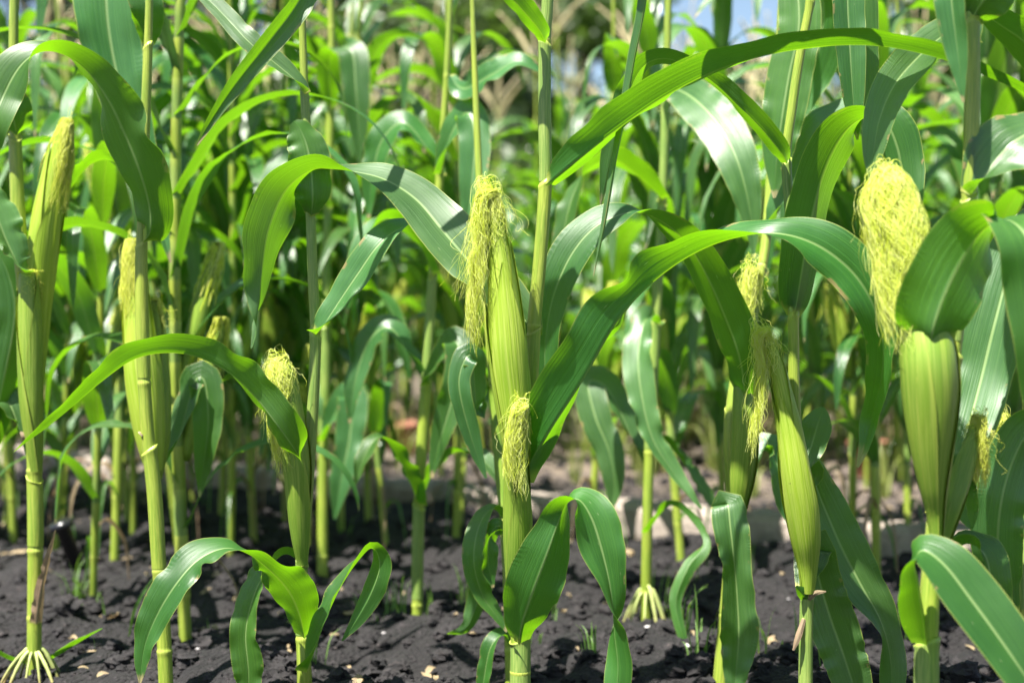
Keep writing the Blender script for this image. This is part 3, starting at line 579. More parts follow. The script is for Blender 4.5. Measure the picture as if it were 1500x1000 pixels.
Cp.leaf([(1202, -150, 1.61, 30, 90, 60), (1232, -180, 1.63, 42, 60, 30), (1254, -90, 1.64, 52, 20, 20), (1262, 10, 1.64, 50, 24, 24), (1266, 100, 1.64, 44, 30, 28), (1270, 180, 1.64, 30, 30, 28), (1273, 255, 1.64, 3, 30)], n=70, ruffle=.08, seed=57)
Cp.leaf([(1183, 878, 1.592, 20, 180, 50), (1176, 868, 1.585, 18, 180, 30), (1166, 858, 1.58, 3, 175)], n=12, nc=5, ruffle=0, seed=58)
Cp.leaf([(1183, 878, 1.592, 10, 180, 50), (1195, 868, 1.585, 8, 180, 30), (1210, 866, 1.58, 2, 175)], n=12, nc=5, ruffle=0, seed=59, m=M_DRY, label='dry papery scrap at the joint below the ear')
Cp.leaf([(1178, 905, 1.592, 8, 180, 50), (1170, 930, 1.585, 12, 180, 50), (1162, 952, 1.585, 3, 175)], n=12, nc=5, ruffle=.2, seed=60, m=M_DRY, label='dry papery scrap on the lower stalk')

# blurred large stalk at the right
Dp = Maize('stout nearer maize plant at the right with a thick mop of yellow silk', [(1356, 1184, 1.38, 36), (1357, 1060, 1.38, 34), (1358, 940, 1.38, 32), (1364, 840, 1.38, 28), (1372, 745, 1.38, 25), (1386, 640, 1.38, 24), (1396, 520, 1.38, 23), (1408, 400, 1.38, 22), (1420, 285, 1.38, 21.5), (1424, 150, 1.38, 21),
    (1424, 28, 1.38, 20), (1424, -120, 1.38, 17), (1424, -260, 1.38, 12)], [748, 282, 1040], 53, k=20)
Dp.sheath(1175, 938, 1.10); Dp.sheath(748, 520, 1.12, m=M_STALK); Dp.sheath(500, 288, 1.1); Dp.sheath(278, 32, 1.10, m=M_STALK)
Dp.ear([(1372, 800, 1.372, 20), (1370, 752, 1.37, 29), (1367, 720, 1.365, 40), (1364, 660, 1.36, 62), (1363, 590, 1.355, 82), (1360, 530, 1.352, 84), (1354, 480, 1.36, 74), (1338, 420, 1.37, 66), (1322, 350, 1.38, 58), (1306, 296, 1.39, 50), (1301, 270, 1.39, 36), (1300, 258, 1.39, 18)], seed=34, sheets=3, m=M_HUSKG,
       silk=dict(flow=150, spread=85, length=0.158, count=1100, hang=0.2, off=0.016, rise=0.006, seed=35, stray=.05, cap=.12, r0=1.3, thick=.0003, curl=.9))
Dp.leaf([(1363, 512, 1.335, 96, 178, 62), (1368, 480, 1.325, 118, 162, 40), (1385, 430, 1.325, 138, 150, 22), (1410, 380, 1.33, 144, 143, 14), (1440, 338, 1.335, 134, 125, 12), (1474, 322, 1.33, 120, 85, 12), (1505, 350, 1.30, 116, 35, 14), (1520, 410, 1.30, 110, 12, 16), (1528, 500, 1.30, 90, 5, 18), (1532, 600, 1.31, 60, 0), (1535, 700, 1.32, 6, 0)], n=110, nc=15, ruffle=.09, freq=4, seed=61)
Dp.leaf([(1372, 750, 1.40, 36, 90, 60), (1392, 720, 1.43, 60, 40, 40), (1412, 650, 1.46, 82, 18, 24), (1436, 560, 1.48, 92, 10, 18), (1458, 470, 1.49, 88, 8, 18), (1484, 380, 1.50, 78, 20, 18), (1520, 320, 1.50, 66, 60, 18), (1560, 330, 1.50, 40, 50), (1590, 380, 1.5, 6, 30)], n=100, nc=13, ruffle=.12, freq=6, seed=62, m=M_LEAFB)
Dp.leaf([(1421, 286, 1.37, 38, 95, 72), (1440, 262, 1.37, 70, 40, 40), (1462, 232, 1.37, 98, 20, 22), (1490, 205, 1.37, 98, 30, 20), (1530, 192, 1.38, 84, 60, 20), (1580, 220, 1.40, 50, 40), (1610, 280, 1.40, 6, 30)], n=70, nc=11, ruffle=.12, freq=4, seed=63, m=M_LEAFB)
Dp.leaf([(1424, 36, 1.375, 44, 182, 74), (1430, 18, 1.37, 64, 178, 30), (1446, -5, 1.36, 80, 172, 20), (1480, -40, 1.35, 80, 150, 18), (1530, -50, 1.35, 70, 90), (1580, 0, 1.35, 40, 30), (1600, 60, 1.35, 6, 30)], n=60, ruffle=.1, seed=64)
Dp.leaf([(1424, -115, 1.40, 40, 95, 66), (1450, -130, 1.42, 60, 100, 30), (1480, -60, 1.44, 50, 60, 20), (1440, 10, 1.46, 44, 120, 18), (1500, 62, 1.46, 70, 150, 16), (1540, 110, 1.46, 60, 160, 18), (1580, 200, 1.47, 8, 160)], n=70, ruffle=.1, seed=65)
Dp.leaf([(1423, 60, 1.41, 38, -90, 66), (1412, 36, 1.44, 56, -80, 30), (1382, 52, 1.47, 62, -45, 18), (1345, 84, 1.49, 64, -28, 16), (1312, 122, 1.50, 60, -22, 16), (1290, 170, 1.50, 50, -16, 18), (1280, 220, 1.50, 34, -10, 20), (1276, 270, 1.50, 4, -10)], n=90, nc=11, ruffle=.08, seed=66, m=M_LEAFB)
Dp.leaf([(1424, -120, 1.36, 40, -90, 60), (1400, -160, 1.35, 50, -70, 40), (1390, -80, 1.345, 54, -30, 30), (1394, 0, 1.34, 50, -20, 30), (1402, 70, 1.34, 38, -14, 32), (1411, 150, 1.34, 3, -10)], n=60, ruffle=.1, seed=67, m=M_LEAFB)
Dp.leaf([(1358, 945, 1.365, 46, 150, 70), (1352, 905, 1.35, 66, 135, 55), (1345, 860, 1.335, 76, 120, 45), (1340, 825, 1.325, 78, 100, 30), (1352, 806, 1.32, 84, 60, 14), (1384, 828, 1.31, 92, 38, 12), (1424, 880, 1.30, 96, 32, 12), (1464, 935, 1.29, 92, 30, 14), (1505, 995, 1.28, 78, 30, 14), (1545, 1060, 1.28, 50, 30), (1570, 1120, 1.28, 6, 30)], n=110, nc=13, ruffle=.05, freq=4, seed=68)
Dp.leaf([(1372, 830, 1.41, 36, 95, 60), (1392, 812, 1.43, 54, 110, 26), (1418, 796, 1.44, 60, 80, 22), (1442, 812, 1.44, 66, 50, 20), (1452, 850, 1.44, 60, 30, 22), (1462, 900, 1.44, 46, 20), (1468, 960, 1.44, 6, 20)], n=60, ruffle=.1, seed=69)
Dp.ear([(1385, 790, 1.40, 16), (1398, 740, 1.40, 26), (1412, 690, 1.41, 32), (1423, 650, 1.415, 28), (1430, 620, 1.42, 20)], seed=44, sheets=3, m=M_HUSKG,
       silk=dict(flow=20, spread=50, length=0.075, count=330, hang=0.9, off=0.006, rise=0.007, seed=45, stray=.04, r0=1.1, m=M_SILKB))
Dp.leaf([(1392, 700, 1.42, 20, 170, 40), (1400, 680, 1.43, 34, 170), (1411, 720, 1.43, 40, 10), (1418, 755, 1.43, 30, 10), (1424, 775, 1.43, 3, 10)], n=30, ruffle=.1, seed=70)
Dp.brace_roots(0.05, 10, .035)

# shaded stalk just left of the thin one at right
Ep = Maize('maize plant with a smooth green ear partly behind the long hanging silk', [(1054, 1005, 1.83, 26), (1062, 930, 1.83, 24), (1070, 850, 1.83, 22), (1074, 740, 1.83, 20), (1070, 620, 1.83, 18), (1088, 500, 1.85, 16), (1118, 380, 1.88, 14), (1130, 250, 1.90, 13), (1138, 120, 1.90, 12), (1146, -20, 1.9, 11), (1150, -200, 1.9, 8)],
    [905, 742, 390, 60], 71)
Ep.sheath(735, 600, 1.1, m=M_STALK); Ep.sheath(900, 745, 1.12, m=M_STALK); Ep.sheath(388, 180, 1.12, m=M_STALK)
Ep.ear([(1082, 760, 1.80, 16), (1084, 728, 1.79, 30), (1088, 690, 1.785, 40), (1091, 640, 1.78, 40), (1090, 585, 1.78, 34), (1092, 520, 1.79, 30), (1098, 460, 1.80, 26), (1103, 405, 1.80, 18)], seed=54, sheets=3, m=M_HUSKG,
       silk=dict(flow=90, spread=80, length=0.085, count=330, hang=.4, off=0.009, rise=0.008, seed=55, stray=.1, r0=1.2, curl=1.3))
Ep.leaf([(1088, 590, 1.77, 40, 182, 72), (1090, 566, 1.76, 58, -165, 40), (1082, 520, 1.74, 72, -150, 26), (1064, 470, 1.73, 78, -142, 22), (1038, 410, 1.72, 76, -138, 22), (1010, 362, 1.71, 72, -130, 22), (975, 328, 1.70, 68, -118, 20), (938, 312, 1.70, 62, -98, 18), (905, 316, 1.70, 64, -62, 14), (868, 336, 1.70, 68, -40, 14), (836, 375, 1.70, 66, -28, 16), (812, 430, 1.70, 56, -20, 18),
         (800, 490, 1.70, 46, -12, 20), (798, 550, 1.70, 38, -5, 24), (802, 600, 1.70, 26, 0, 24), (806, 650, 1.70, 3, 0)], n=140, nc=13, ruffle=.16, freq=5, seed=71)
Ep.leaf([(1062, 750, 1.80, 36, 0, 40), (1066, 738, 1.78, 50, 0, 20), (1070, 775, 1.77, 58, 8, 30), (1076, 830, 1.77, 50, 12, 36), (1080, 880, 1.77, 56, 10, 34), (1082, 930, 1.77, 62, 4, 30), (1078, 985, 1.77, 40, 0, 30), (1074, 1040, 1.77, 6, 0)], n=80, ruffle=.2, freq=5, seed=72, m=M_LEAFB)
Ep.leaf([(1090, 740, 1.86, 30, 90, 40), (1104, 700, 1.88, 50, 70, 30), (1118, 660, 1.90, 60, 60, 30), (1138, 680, 1.90, 60, 40, 30), (1150, 730, 1.90, 40, 30), (1158, 770, 1.90, 6, 20)], n=50, ruffle=.1, seed=73, m=M_LEAFB)
Ep.leaf([(1148, -60, 1.88, 36, 180, 50), (1166, -20, 1.86, 60, 176, 20), (1170, 40, 1.85, 66, 174, 20), (1156, 110, 1.85, 70, 172, 20), (1146, 170, 1.85, 66, 172, 20), (1138, 230, 1.85, 44, 172, 22), (1134, 290, 1.85, 4, 172)], n=70, ruffle=.1, seed=74)
Ep.leaf([(1146, -10, 1.92, 30, 90, 60), (1180, -60, 1.94, 60, 120, 20), (1205, 0, 1.95, 72, 150, 18), (1200, 70, 1.96, 70, 170, 18), (1180, 130, 1.97, 54, 170, 18), (1165, 190, 1.97, 4, 170)], n=60, ruffle=.1, seed=75)
Ep.leaf([(1128, 340, 1.87, 30, 90, 60), (1150, 290, 1.86, 60, 60, 30), (1180, 235, 1.86, 78, 40, 20), (1215, 190, 1.87, 78, 40, 20), (1260, 165, 1.88, 60, 60), (1300, 200, 1.88, 6, 50)], n=60, ruffle=.1, seed=76, m=M_LEAFB)

# plant with a browned ear behind its stalk, left
Fp = Maize('maize plant at left whose ear with browned silk stands tight behind its stalk', [(245, 1028, 1.74, 22), (240, 930, 1.74, 21), (233, 830, 1.74, 20), (226, 720, 1.74, 20), (215, 620, 1.74, 19), (209, 500, 1.74, 18), (207, 380, 1.74, 16), (209, 290, 1.74, 14), (213, 180, 1.74, 13), (217, 62, 1.74, 12), (220, -60, 1.74, 10), (222, -200, 1.74, 8)],
    [950, 835, 560, 205], 81)
Fp.sheath(830, 660, 1.1, m=M_STALK); Fp.sheath(555, 355, 1.12, m=M_STALK); Fp.sheath(204, 66, 1.12, m=M_STALK)
Fp.ear([(226, 690, 1.865, 20), (222, 655, 1.865, 36), (216, 600, 1.865, 50), (209, 540, 1.865, 54), (203, 480, 1.865, 46), (198, 420, 1.865, 34), (194, 375, 1.865, 26), (193, 355, 1.865, 18)], seed=64, sheets=4,
       silk=dict(flow=150, spread=60, length=0.10, count=390, hang=0.3, off=0.004, rise=0.004, seed=65, stray=.02, r0=1.0, curl=.7, m=M_SILKB))
Fp.ear([(232, 700, 1.88, 16), (236, 640, 1.88, 30), (236, 560, 1.885, 30), (230, 480, 1.89, 22), (226, 440, 1.89, 12)], seed=66, sheets=2, m=M_HUSKG,
       silk=dict(flow=0, spread=60, length=0.07, count=120, hang=0.6, off=0.004, rise=0.003, seed=67, r0=1.0, m=M_SILKB))
Fp.leaf([(209, 356, 1.73, 36, 182, 74), (220, 338, 1.71, 56, -160, 40), (218, 300, 1.70, 76, -142, 26), (204, 250, 1.68, 98, -134, 18), (184, 200, 1.67, 110, -130, 14), (160, 150, 1.66, 108, -126, 14), (130, 108, 1.66, 90, -118, 14), (96, 82, 1.66, 74, -105, 16), (62, 76, 1.66, 62, -80, 16), (32, 95, 1.66, 70, -48, 14), (8, 135, 1.66, 72, -32, 14), (-12, 190, 1.66, 54, -25), (-25, 260, 1.76, 6, -20)], n=120, nc=13, ruffle=.2, freq=5, seed=81)
Fp.leaf([(221, -70, 1.85, 40, -90, 50), (190, -130, 1.88, 80, -60, 20), (158, -60, 1.90, 92, -18, 16), (156, 10, 1.90, 94, -6, 16), (165, 80, 1.90, 88, 6, 18), (182, 150, 1.90, 74, 10, 22), (206, 230, 1.90, 52, 14, 28), (230, 310, 1.90, 30, 20, 34), (250, 385, 1.90, 3, 20)], n=90, nc=11, ruffle=.12, seed=82, m=M_LEAFB)
Fp.leaf([(217, 68, 1.82, 32, 180, 74), (218, 40, 1.81, 44, 180, 26), (214, 5, 1.80, 52, 178, 18), (205, -50, 1.80, 54, 170), (185, -110, 1.80, 40, 120), (160, -60, 1.8, 6, 60)], n=60, seed=83)
Fp.leaf([(236, 690, 1.90, 24, 90, 50), (262, 640, 1.92, 44, 60, 30), (285, 560, 1.94, 50, 40, 28), (300, 560, 1.94, 52, 10, 25), (305, 620, 1.94, 46, -6, 25), (298, 680, 1.94, 26, -6, 25), (292, 728, 1.94, 3, 0)], n=60, ruffle=.15, seed=84)
Fp.leaf([(222, 660, 1.84, 10, 150, 20), (212, 640, 1.74, 9, 150, 20), (203, 632, 1.74, 3, 150)], n=12, nc=5, ruffle=.3, seed=85, m=M_DRY, label='dry curled scrap of husk below the ear')

# leftmost plant with two ears and bare brace roots
Gp = Maize('leftmost maize plant with bare brace roots and a tall ear leaning to the right', [(48, 990, 1.86, 22), (50, 955, 1.86, 21), (51, 850, 1.86, 21), (52, 760, 1.86, 22), (49, 650, 1.86, 21), (43, 540, 1.86, 20), (34, 420, 1.86, 19), (26, 300, 1.86, 18), (22, 195, 1.86, 16), (20, 60, 1.86, 14), (22, -60, 1.86, 12), (22, -200, 1.86, 9)],
    [905, 805, 690], 91)
Gp.sheath(800, 700, 1.06, m=M_STALK); Gp.sheath(400, 200, 1.14, m=M_STALK)
Gp.ear([(54, 690, 1.84, 20), (50, 640, 1.838, 30), (46, 580, 1.835, 37), (44, 500, 1.835, 38), (42, 440, 1.835, 33), (40, 400, 1.835, 26)], seed=74, sheets=2, m=M_HUSKG,
       silk=dict(flow=0, spread=60, length=0.03, count=40, hang=0.4, off=0.004, rise=0.003, seed=75, r0=1.0, m=M_SILKB))
Gp.ear([(56, 560, 1.87, 14), (58, 500, 1.87, 22), (58, 450, 1.87, 32), (60, 400, 1.865, 42), (66, 340, 1.86, 46), (76, 280, 1.855, 41), (88, 220, 1.85, 30), (97, 182, 1.85, 16)], seed=76, sheets=5,
       silk=dict(flow=20, spread=50, length=0.11, count=480, hang=0.15, off=0.005, rise=0.006, seed=77, stray=.02, r0=1.0, m=M_SILKB, curl=.7))
Gp.leaf([(24, 200, 1.84, 40, 180, 74), (22, 185, 1.83, 56, -176, 30), (14, 160, 1.82, 62, -165, 20), (-10, 120, 1.82, 60, -130), (-50, 120, 1.82, 6, -60)], n=40, seed=91)
Gp.leaf([(36, 402, 1.83, 36, -100, 66), (24, 384, 1.82, 52, -60, 36), (8, 350, 1.82, 60, -40, 30), (-12, 300, 1.82, 60, -30), (-40, 250, 1.82, 6, -30)], n=40, seed=92, m=M_LEAFB)
Gp.leaf([(72, 360, 1.89, 26, 120, 60), (88, 310, 1.90, 50, 110, 40), (108, 270, 1.91, 60, 105, 36), (138, 238, 1.92, 54, 100, 30), (170, 240, 1.93, 46, 80), (200, 290, 1.93, 6, 60)], n=50, seed=93)
Gp.leaf([(44, 690, 1.88, 30, -90, 60), (30, 640, 1.90, 60, -60, 36), (12, 590, 1.91, 66, -40, 30), (-10, 600, 1.92, 60, -30), (-40, 680, 1.92, 6, -20)], n=50, seed=94, m=M_LEAFB)
Gp.leaf([(-30, 700, 1.9, 30, 150, 30), (5, 560, 1.9, 70, 160, 24), (22, 460, 1.9, 66, 168, 20), (12, 400, 1.9, 50, 170, 20), (-10, 360, 1.9, 6, 170)], n=60, seed=95)
Gp.leaf([(53, 914, 1.845, 22, 170, 50), (58, 880, 1.84, 22, 160, 50), (66, 840, 1.835, 16, 150, 50), (74, 805, 1.83, 9, 150, 40), (81, 776, 1.83, 2, 150)], n=30, nc=7, ruffle=.4, freq=5, seed=96, m=M_DRY, label='dry straw coloured sheath torn from the lower stalk')
Gp.leaf([(50, 652, 1.84, 14, 180, 30), (38, 640, 1.83, 14, 170, 20), (30, 632, 1.83, 3, 150)], n=12, nc=5, ruffle=.3, seed=97, m=M_DRY, label='dry scrap of husk under the lower ear')
Gp.leaf([(62, 972, 1.87, 20, 90, 50), (88, 958, 1.87, 22, 90, 46), (116, 940, 1.87, 20, 90, 46), (140, 926, 1.87, 12, 90, 40), (150, 920, 1.87, 4, 90, 30)], n=40, nc=7, ruffle=.06, seed=98, label='short cut-off bottom leaf')
Gp.leaf([(38, 972, 1.87, 20, -90, 50), (14, 966, 1.87, 24, -90, 46), (-20, 950, 1.87, 16, -90, 46), (-50, 945, 1.87, 4, -90)], n=30, nc=7, ruffle=.06, seed=99)
Gp.brace_roots(0.042, 11, .032, .0032)

# blurred plant whose leaves reach in at the right edge
Hp = Maize('maize plant at the right edge with a broad pale leaf rising beside fluffy green silk', [(1500, 1090, 1.62, 26), (1500, 1000, 1.62, 25), (1498, 800, 1.62, 22), (1508, 600, 1.62, 18), (1512, 400, 1.62, 16), (1515, 100, 1.62, 13), (1518, -200, 1.62, 9)], [900, 700, 500, 250], 101)
Hp.sheath(890, 710, 1.15); Hp.sheath(690, 510, 1.15)
Hp.leaf([(1482, 905, 1.60, 40, 182, 60), (1470, 860, 1.58, 64, 176, 30), (1462, 800, 1.56, 78, 172, 22), (1466, 740, 1.55, 80, 168, 20), (1482, 680, 1.55, 78, 160, 18), (1510, 630, 1.55, 70, 140), (1560, 600, 1.55, 50, 90), (1600, 640, 1.55, 6, 40)], n=80, ruffle=.14, seed=101, m=M_LEAFB)
Hp.ear([(1492, 800, 1.64, 14), (1484, 740, 1.65, 24), (1474, 690, 1.66, 26), (1464, 645, 1.67, 22), (1460, 625, 1.67, 16)], seed=104, sheets=3, m=M_HUSKG,
       silk=dict(flow=60, spread=80, length=0.07, count=390, hang=0.3, off=0.012, rise=0.012, seed=105, stray=.2, r0=1.1, curl=1.5))

# plants a step behind the near ones
Jp = Maize('maize plant with straw coloured brace roots right of the middle, in front of the kerb', [(946, 900, 2.21, 20), (948, 780, 2.2, 19), (952, 640, 2.2, 18), (960, 480, 2.2, 17), (970, 300, 2.2, 15), (976, 120, 2.2, 14), (980, -40, 2.2, 12), (982, -150, 2.2, 8)], [850, 660, 470, 290, 130], 111, rad=.82)
Jp.sheath(655, 475, 1.15); Jp.sheath(465, 295, 1.13); Jp.sheath(285, 135, 1.12)
Jp.leaf([(975, 138, 2.19, 29, 95, 66), (992, 132, 2.15, 50, 40, 30), (1020, 148, 2.08, 66, 18, 14), (1052, 182, 2.03, 69, 8, 12), (1078, 230, 2.00, 63, 4, 14), (1094, 285, 1.99, 46, 2, 18), (1102, 335, 1.99, 22, 0, 20), (1104, 372, 1.99, 4, 0)], n=80, ruffle=.12, seed=111, m=M_LEAFB)
Jp.leaf([(962, 475, 2.19, 29, -90, 66), (945, 470, 2.15, 43, -40, 30), (935, 520, 2.12, 48, -20, 20), (940, 580, 2.10, 45, 10, 20), (955, 640, 2.09, 39, 30, 24), (985, 690, 2.08, 29, 40, 24), (1010, 725, 2.07, 17, 40, 24), (1028, 745, 2.07, 3, 40)], n=70, ruffle=.3, freq=5, seed=112, m=M_LEAFB)
Jp.leaf([(953, 660, 2.22, 26, 90, 60), (975, 650, 2.24, 36, 100, 30), (1010, 690, 2.25, 32, 60, 26), (1040, 730, 2.26, 22, 40), (1066, 760, 2.27, 4, 40)], n=50, seed=113)
Jp.leaf([(970, 292, 2.19, 27, -90, 66), (940, 262, 2.16, 46, -120, 24), (900, 235, 2.13, 50, -130, 18), (860, 250, 2.11, 48, -100, 18), (835, 300, 2.10, 43, -50, 20), (822, 370, 2.10, 29, -30, 22), (818, 430, 2.1, 4, -20)], n=70, ruffle=.15, seed=114)
Jp.leaf([(950, 700, 2.22, 22, -90, 60), (925, 640, 2.25, 40, -60, 30), (890, 570, 2.26, 48, -30, 20), (862, 560, 2.25, 50, 10, 18), (872, 610, 2.23, 50, 10, 18), (892, 660, 2.22, 46, 0, 20), (900, 710, 2.22, 29, -10, 22), (894, 750, 2.22, 4, -10)], n=80, ruffle=.18, seed=115, m=M_LEAFB)
Jp.leaf([(947, 780, 2.16, 19, 90, 60), (985, 740, 2.1, 24, 110, 36), (1030, 790, 2.02, 24, 130, 36), (1008, 830, 2.0, 24, 170, 36), (990, 880, 1.99, 22, 190, 36), (1000, 930, 1.98, 16, 190, 36), (1012, 970, 1.98, 3, 190)], n=60, seed=116)
Jp.brace_roots(.06, 10, .03, .0034)
Kp = Maize('bushy maize plant standing alone in front of the dark gap in the kerb', [(611, 905, 2.19, 20), (612, 800, 2.19, 20), (616, 690, 2.19, 19), (624, 560, 2.19, 18), (634, 400, 2.19, 16), (645, 250, 2.19, 14), (655, 100, 2.19, 12), (662, -60, 2.19, 10), (666, -160, 2.19, 7)], [870, 735, 560, 400, 250, 110], 121, rad=.78)
Kp.sheath(865, 740, 1.15); Kp.sheath(730, 565, 1.15, m=M_STALK); Kp.sheath(555, 405, 1.12); Kp.sheath(395, 255, 1.12, m=M_STALK)
for i, q in enumerate([
    [(614, 740, 2.18, 29, -90, 64), (600, 705, 2.16, 45, -120, 26), (578, 660, 2.14, 48, -110, 22), (556, 640, 2.13, 43, -80, 20), (535, 665, 2.12, 32, -40, 22), (520, 710, 2.12, 4, -30)],
    [(617, 735, 2.18, 27, 90, 64), (636, 690, 2.16, 40, 110, 26), (668, 662, 2.14, 42, 95, 22), (702, 670, 2.12, 39, 60, 20), (730, 700, 2.11, 26, 40, 22), (745, 735, 2.11, 4, 30)],
    [(625, 565, 2.18, 27, 90, 64), (645, 520, 2.15, 43, 60, 26), (668, 500, 2.13, 48, 30, 18), (672, 545, 2.11, 48, 10, 18), (655, 610, 2.10, 40, -10, 22), (640, 660, 2.10, 24, -20, 22), (632, 700, 2.10, 4, -20)],
    [(622, 568, 2.19, 27, -90, 64), (600, 520, 2.20, 43, -70, 26), (570, 480, 2.21, 48, -50, 18), (540, 500, 2.22, 43, -30, 18), (520, 560, 2.22, 32, -20, 22), (512, 620, 2.22, 4, -20)],
    [(635, 402, 2.18, 26, -90, 64), (610, 350, 2.16, 43, -120, 24), (570, 320, 2.14, 46, -110, 18), (535, 350, 2.13, 40, -60, 18), (515, 410, 2.12, 26, -40, 22), (508, 460, 2.12, 4, -30)],
    [(645, 255, 2.18, 26, 90, 64), (660, 200, 2.15, 45, 60, 24), (684, 165, 2.13, 50, 30, 14), (695, 200, 2.11, 50, 8, 14), (692, 260, 2.10, 42, 0, 18), (685, 320, 2.10, 24, 0, 22), (682, 360, 2.10, 4, 0)],
    [(644, 258, 2.20, 26, -90, 64), (620, 210, 2.22, 45, -60, 24), (590, 180, 2.23, 48, -50, 14), (560, 205, 2.24, 45, -30, 14), (545, 260, 2.24, 32, -20, 22), (540, 320, 2.24, 4, -20)],
    [(655, 112, 2.18, 24, 90, 64), (680, 130, 2.14, 43, 40, 20), (720, 110, 2.10, 48, 50, 18), (760, 90, 2.08, 36, 60, 18), (800, 110, 2.08, 4, 60)]]):
    Kp.leaf(q, n=60, nc=9, ruffle=.2, freq=4, seed=121 + i, m=M_LEAFB if i % 2 else M_LEAF)
Lp = Maize('maize plant behind the slender left stalk, one leaf hanging straight down', [(472, 838, 2.55, 20), (473, 700, 2.55, 19), (476, 560, 2.55, 18), (478, 400, 2.55, 16), (482, 240, 2.55, 14), (486, 100, 2.55, 13), (484, -20, 2.55, 11), (482, -120, 2.55, 7)], [800, 640, 470, 300, 150, 40], 131, rad=.8)
Lp.sheath(635, 475, 1.14); Lp.sheath(465, 305, 1.12); Lp.sheath(295, 155, 1.12, m=M_STALK)
for i, q in enumerate([
    [(486, 158, 2.54, 24, 180, 64), (482, 120, 2.52, 37, 178, 24), (484, 84, 2.50, 39, 160, 18), (498, 70, 2.48, 40, 90, 14), (516, 78, 2.46, 46, 20, 12), (521, 130, 2.45, 43, 4, 14), (525, 185, 2.45, 29, 0, 18), (527, 240, 2.45, 4, 0)],
    [(480, 305, 2.54, 26, -90, 64), (455, 260, 2.52, 43, -60, 24), (425, 235, 2.50, 45, -40, 18), (400, 270, 2.48, 40, -24, 18), (388, 340, 2.47, 26, -10, 22), (386, 400, 2.47, 4, -10)],
    [(478, 475, 2.54, 26, 90, 64), (500, 440, 2.52, 42, 120, 24), (535, 420, 2.50, 43, 110, 18), (570, 450, 2.49, 36, 60, 20), (590, 510, 2.48, 24, 40, 22), (600, 560, 2.48, 4, 30)],
    [(474, 645, 2.54, 26, 90, 64), (495, 600, 2.51, 40, 50, 24), (515, 580, 2.49, 46, 20, 16), (512, 640, 2.47, 45, 4, 16), (500, 700, 2.46, 36, -10, 20), (490, 760, 2.46, 4, -10)],
    [(474, 648, 2.56, 24, -90, 64), (450, 610, 2.58, 37, -110, 24), (420, 590, 2.60, 36, -90, 18), (395, 620, 2.60, 26, -50, 20), (380, 670, 2.60, 4, -40)]]):
    Lp.leaf(q, n=60, nc=9, ruffle=.16, freq=4, seed=131 + i, m=M_LEAFB if i % 2 else M_LEAF)
Np = Maize('thin yellowing maize plant tight behind the lower left side of the main stalk', [(748, 1003, 1.82, 17), (746, 900, 1.83, 17), (742, 800, 1.85, 16), (730, 650, 1.88, 15), (716, 480, 1.9, 14), (704, 300, 1.92, 12), (696, 120, 1.94, 10), (690, -60, 1.95, 7)], [940, 760, 560, 380], 141, rad=.9)
Np.sheath(935, 770, 1.1, m=M_STALK); Np.sheath(755, 565, 1.25, m=M_HUSKG)
for i, q in enumerate([
    [(744, 770, 1.84, 22, -90, 60), (722, 745, 1.82, 33, -80, 30), (702, 770, 1.80, 37, -40, 24), (694, 820, 1.79, 36, -10, 24), (706, 870, 1.79, 32, 20, 26), (726, 900, 1.79, 22, 40), (742, 925, 1.79, 4, 40)],
    [(744, 775, 1.86, 22, -90, 60), (725, 790, 1.88, 36, -120, 30), (712, 830, 1.89, 39, -150, 24), (700, 880, 1.90, 33, -160, 24), (682, 920, 1.90, 19, -150), (655, 928, 1.90, 4, -120)],
    [(741, 780, 1.83, 17, 180, 50), (728, 770, 1.80, 29, 150, 30), (716, 790, 1.78, 30, 60, 30), (716, 830, 1.78, 26, 20), (722, 860, 1.78, 4, 10)],
    [(718, 562, 1.89, 24, -90, 60), (700, 600, 1.86, 40, -60, 30), (690, 520, 1.84, 43, -30, 20), (672, 560, 1.83, 36, 0, 20), (690, 640, 1.83, 29, 20, 20), (712, 700, 1.83, 4, 20)],
    [(746, 945, 1.81, 17, -90, 60), (735, 930, 1.79, 26, -60, 40), (718, 950, 1.78, 27, -30, 36), (708, 1000, 1.78, 22, -10, 30), (704, 1050, 1.78, 4, 0)]]):
    Np.leaf(q, n=50, nc=9, ruffle=.22, freq=4, seed=141 + i, m=M_LEAFB if i % 2 else M_LEAF)

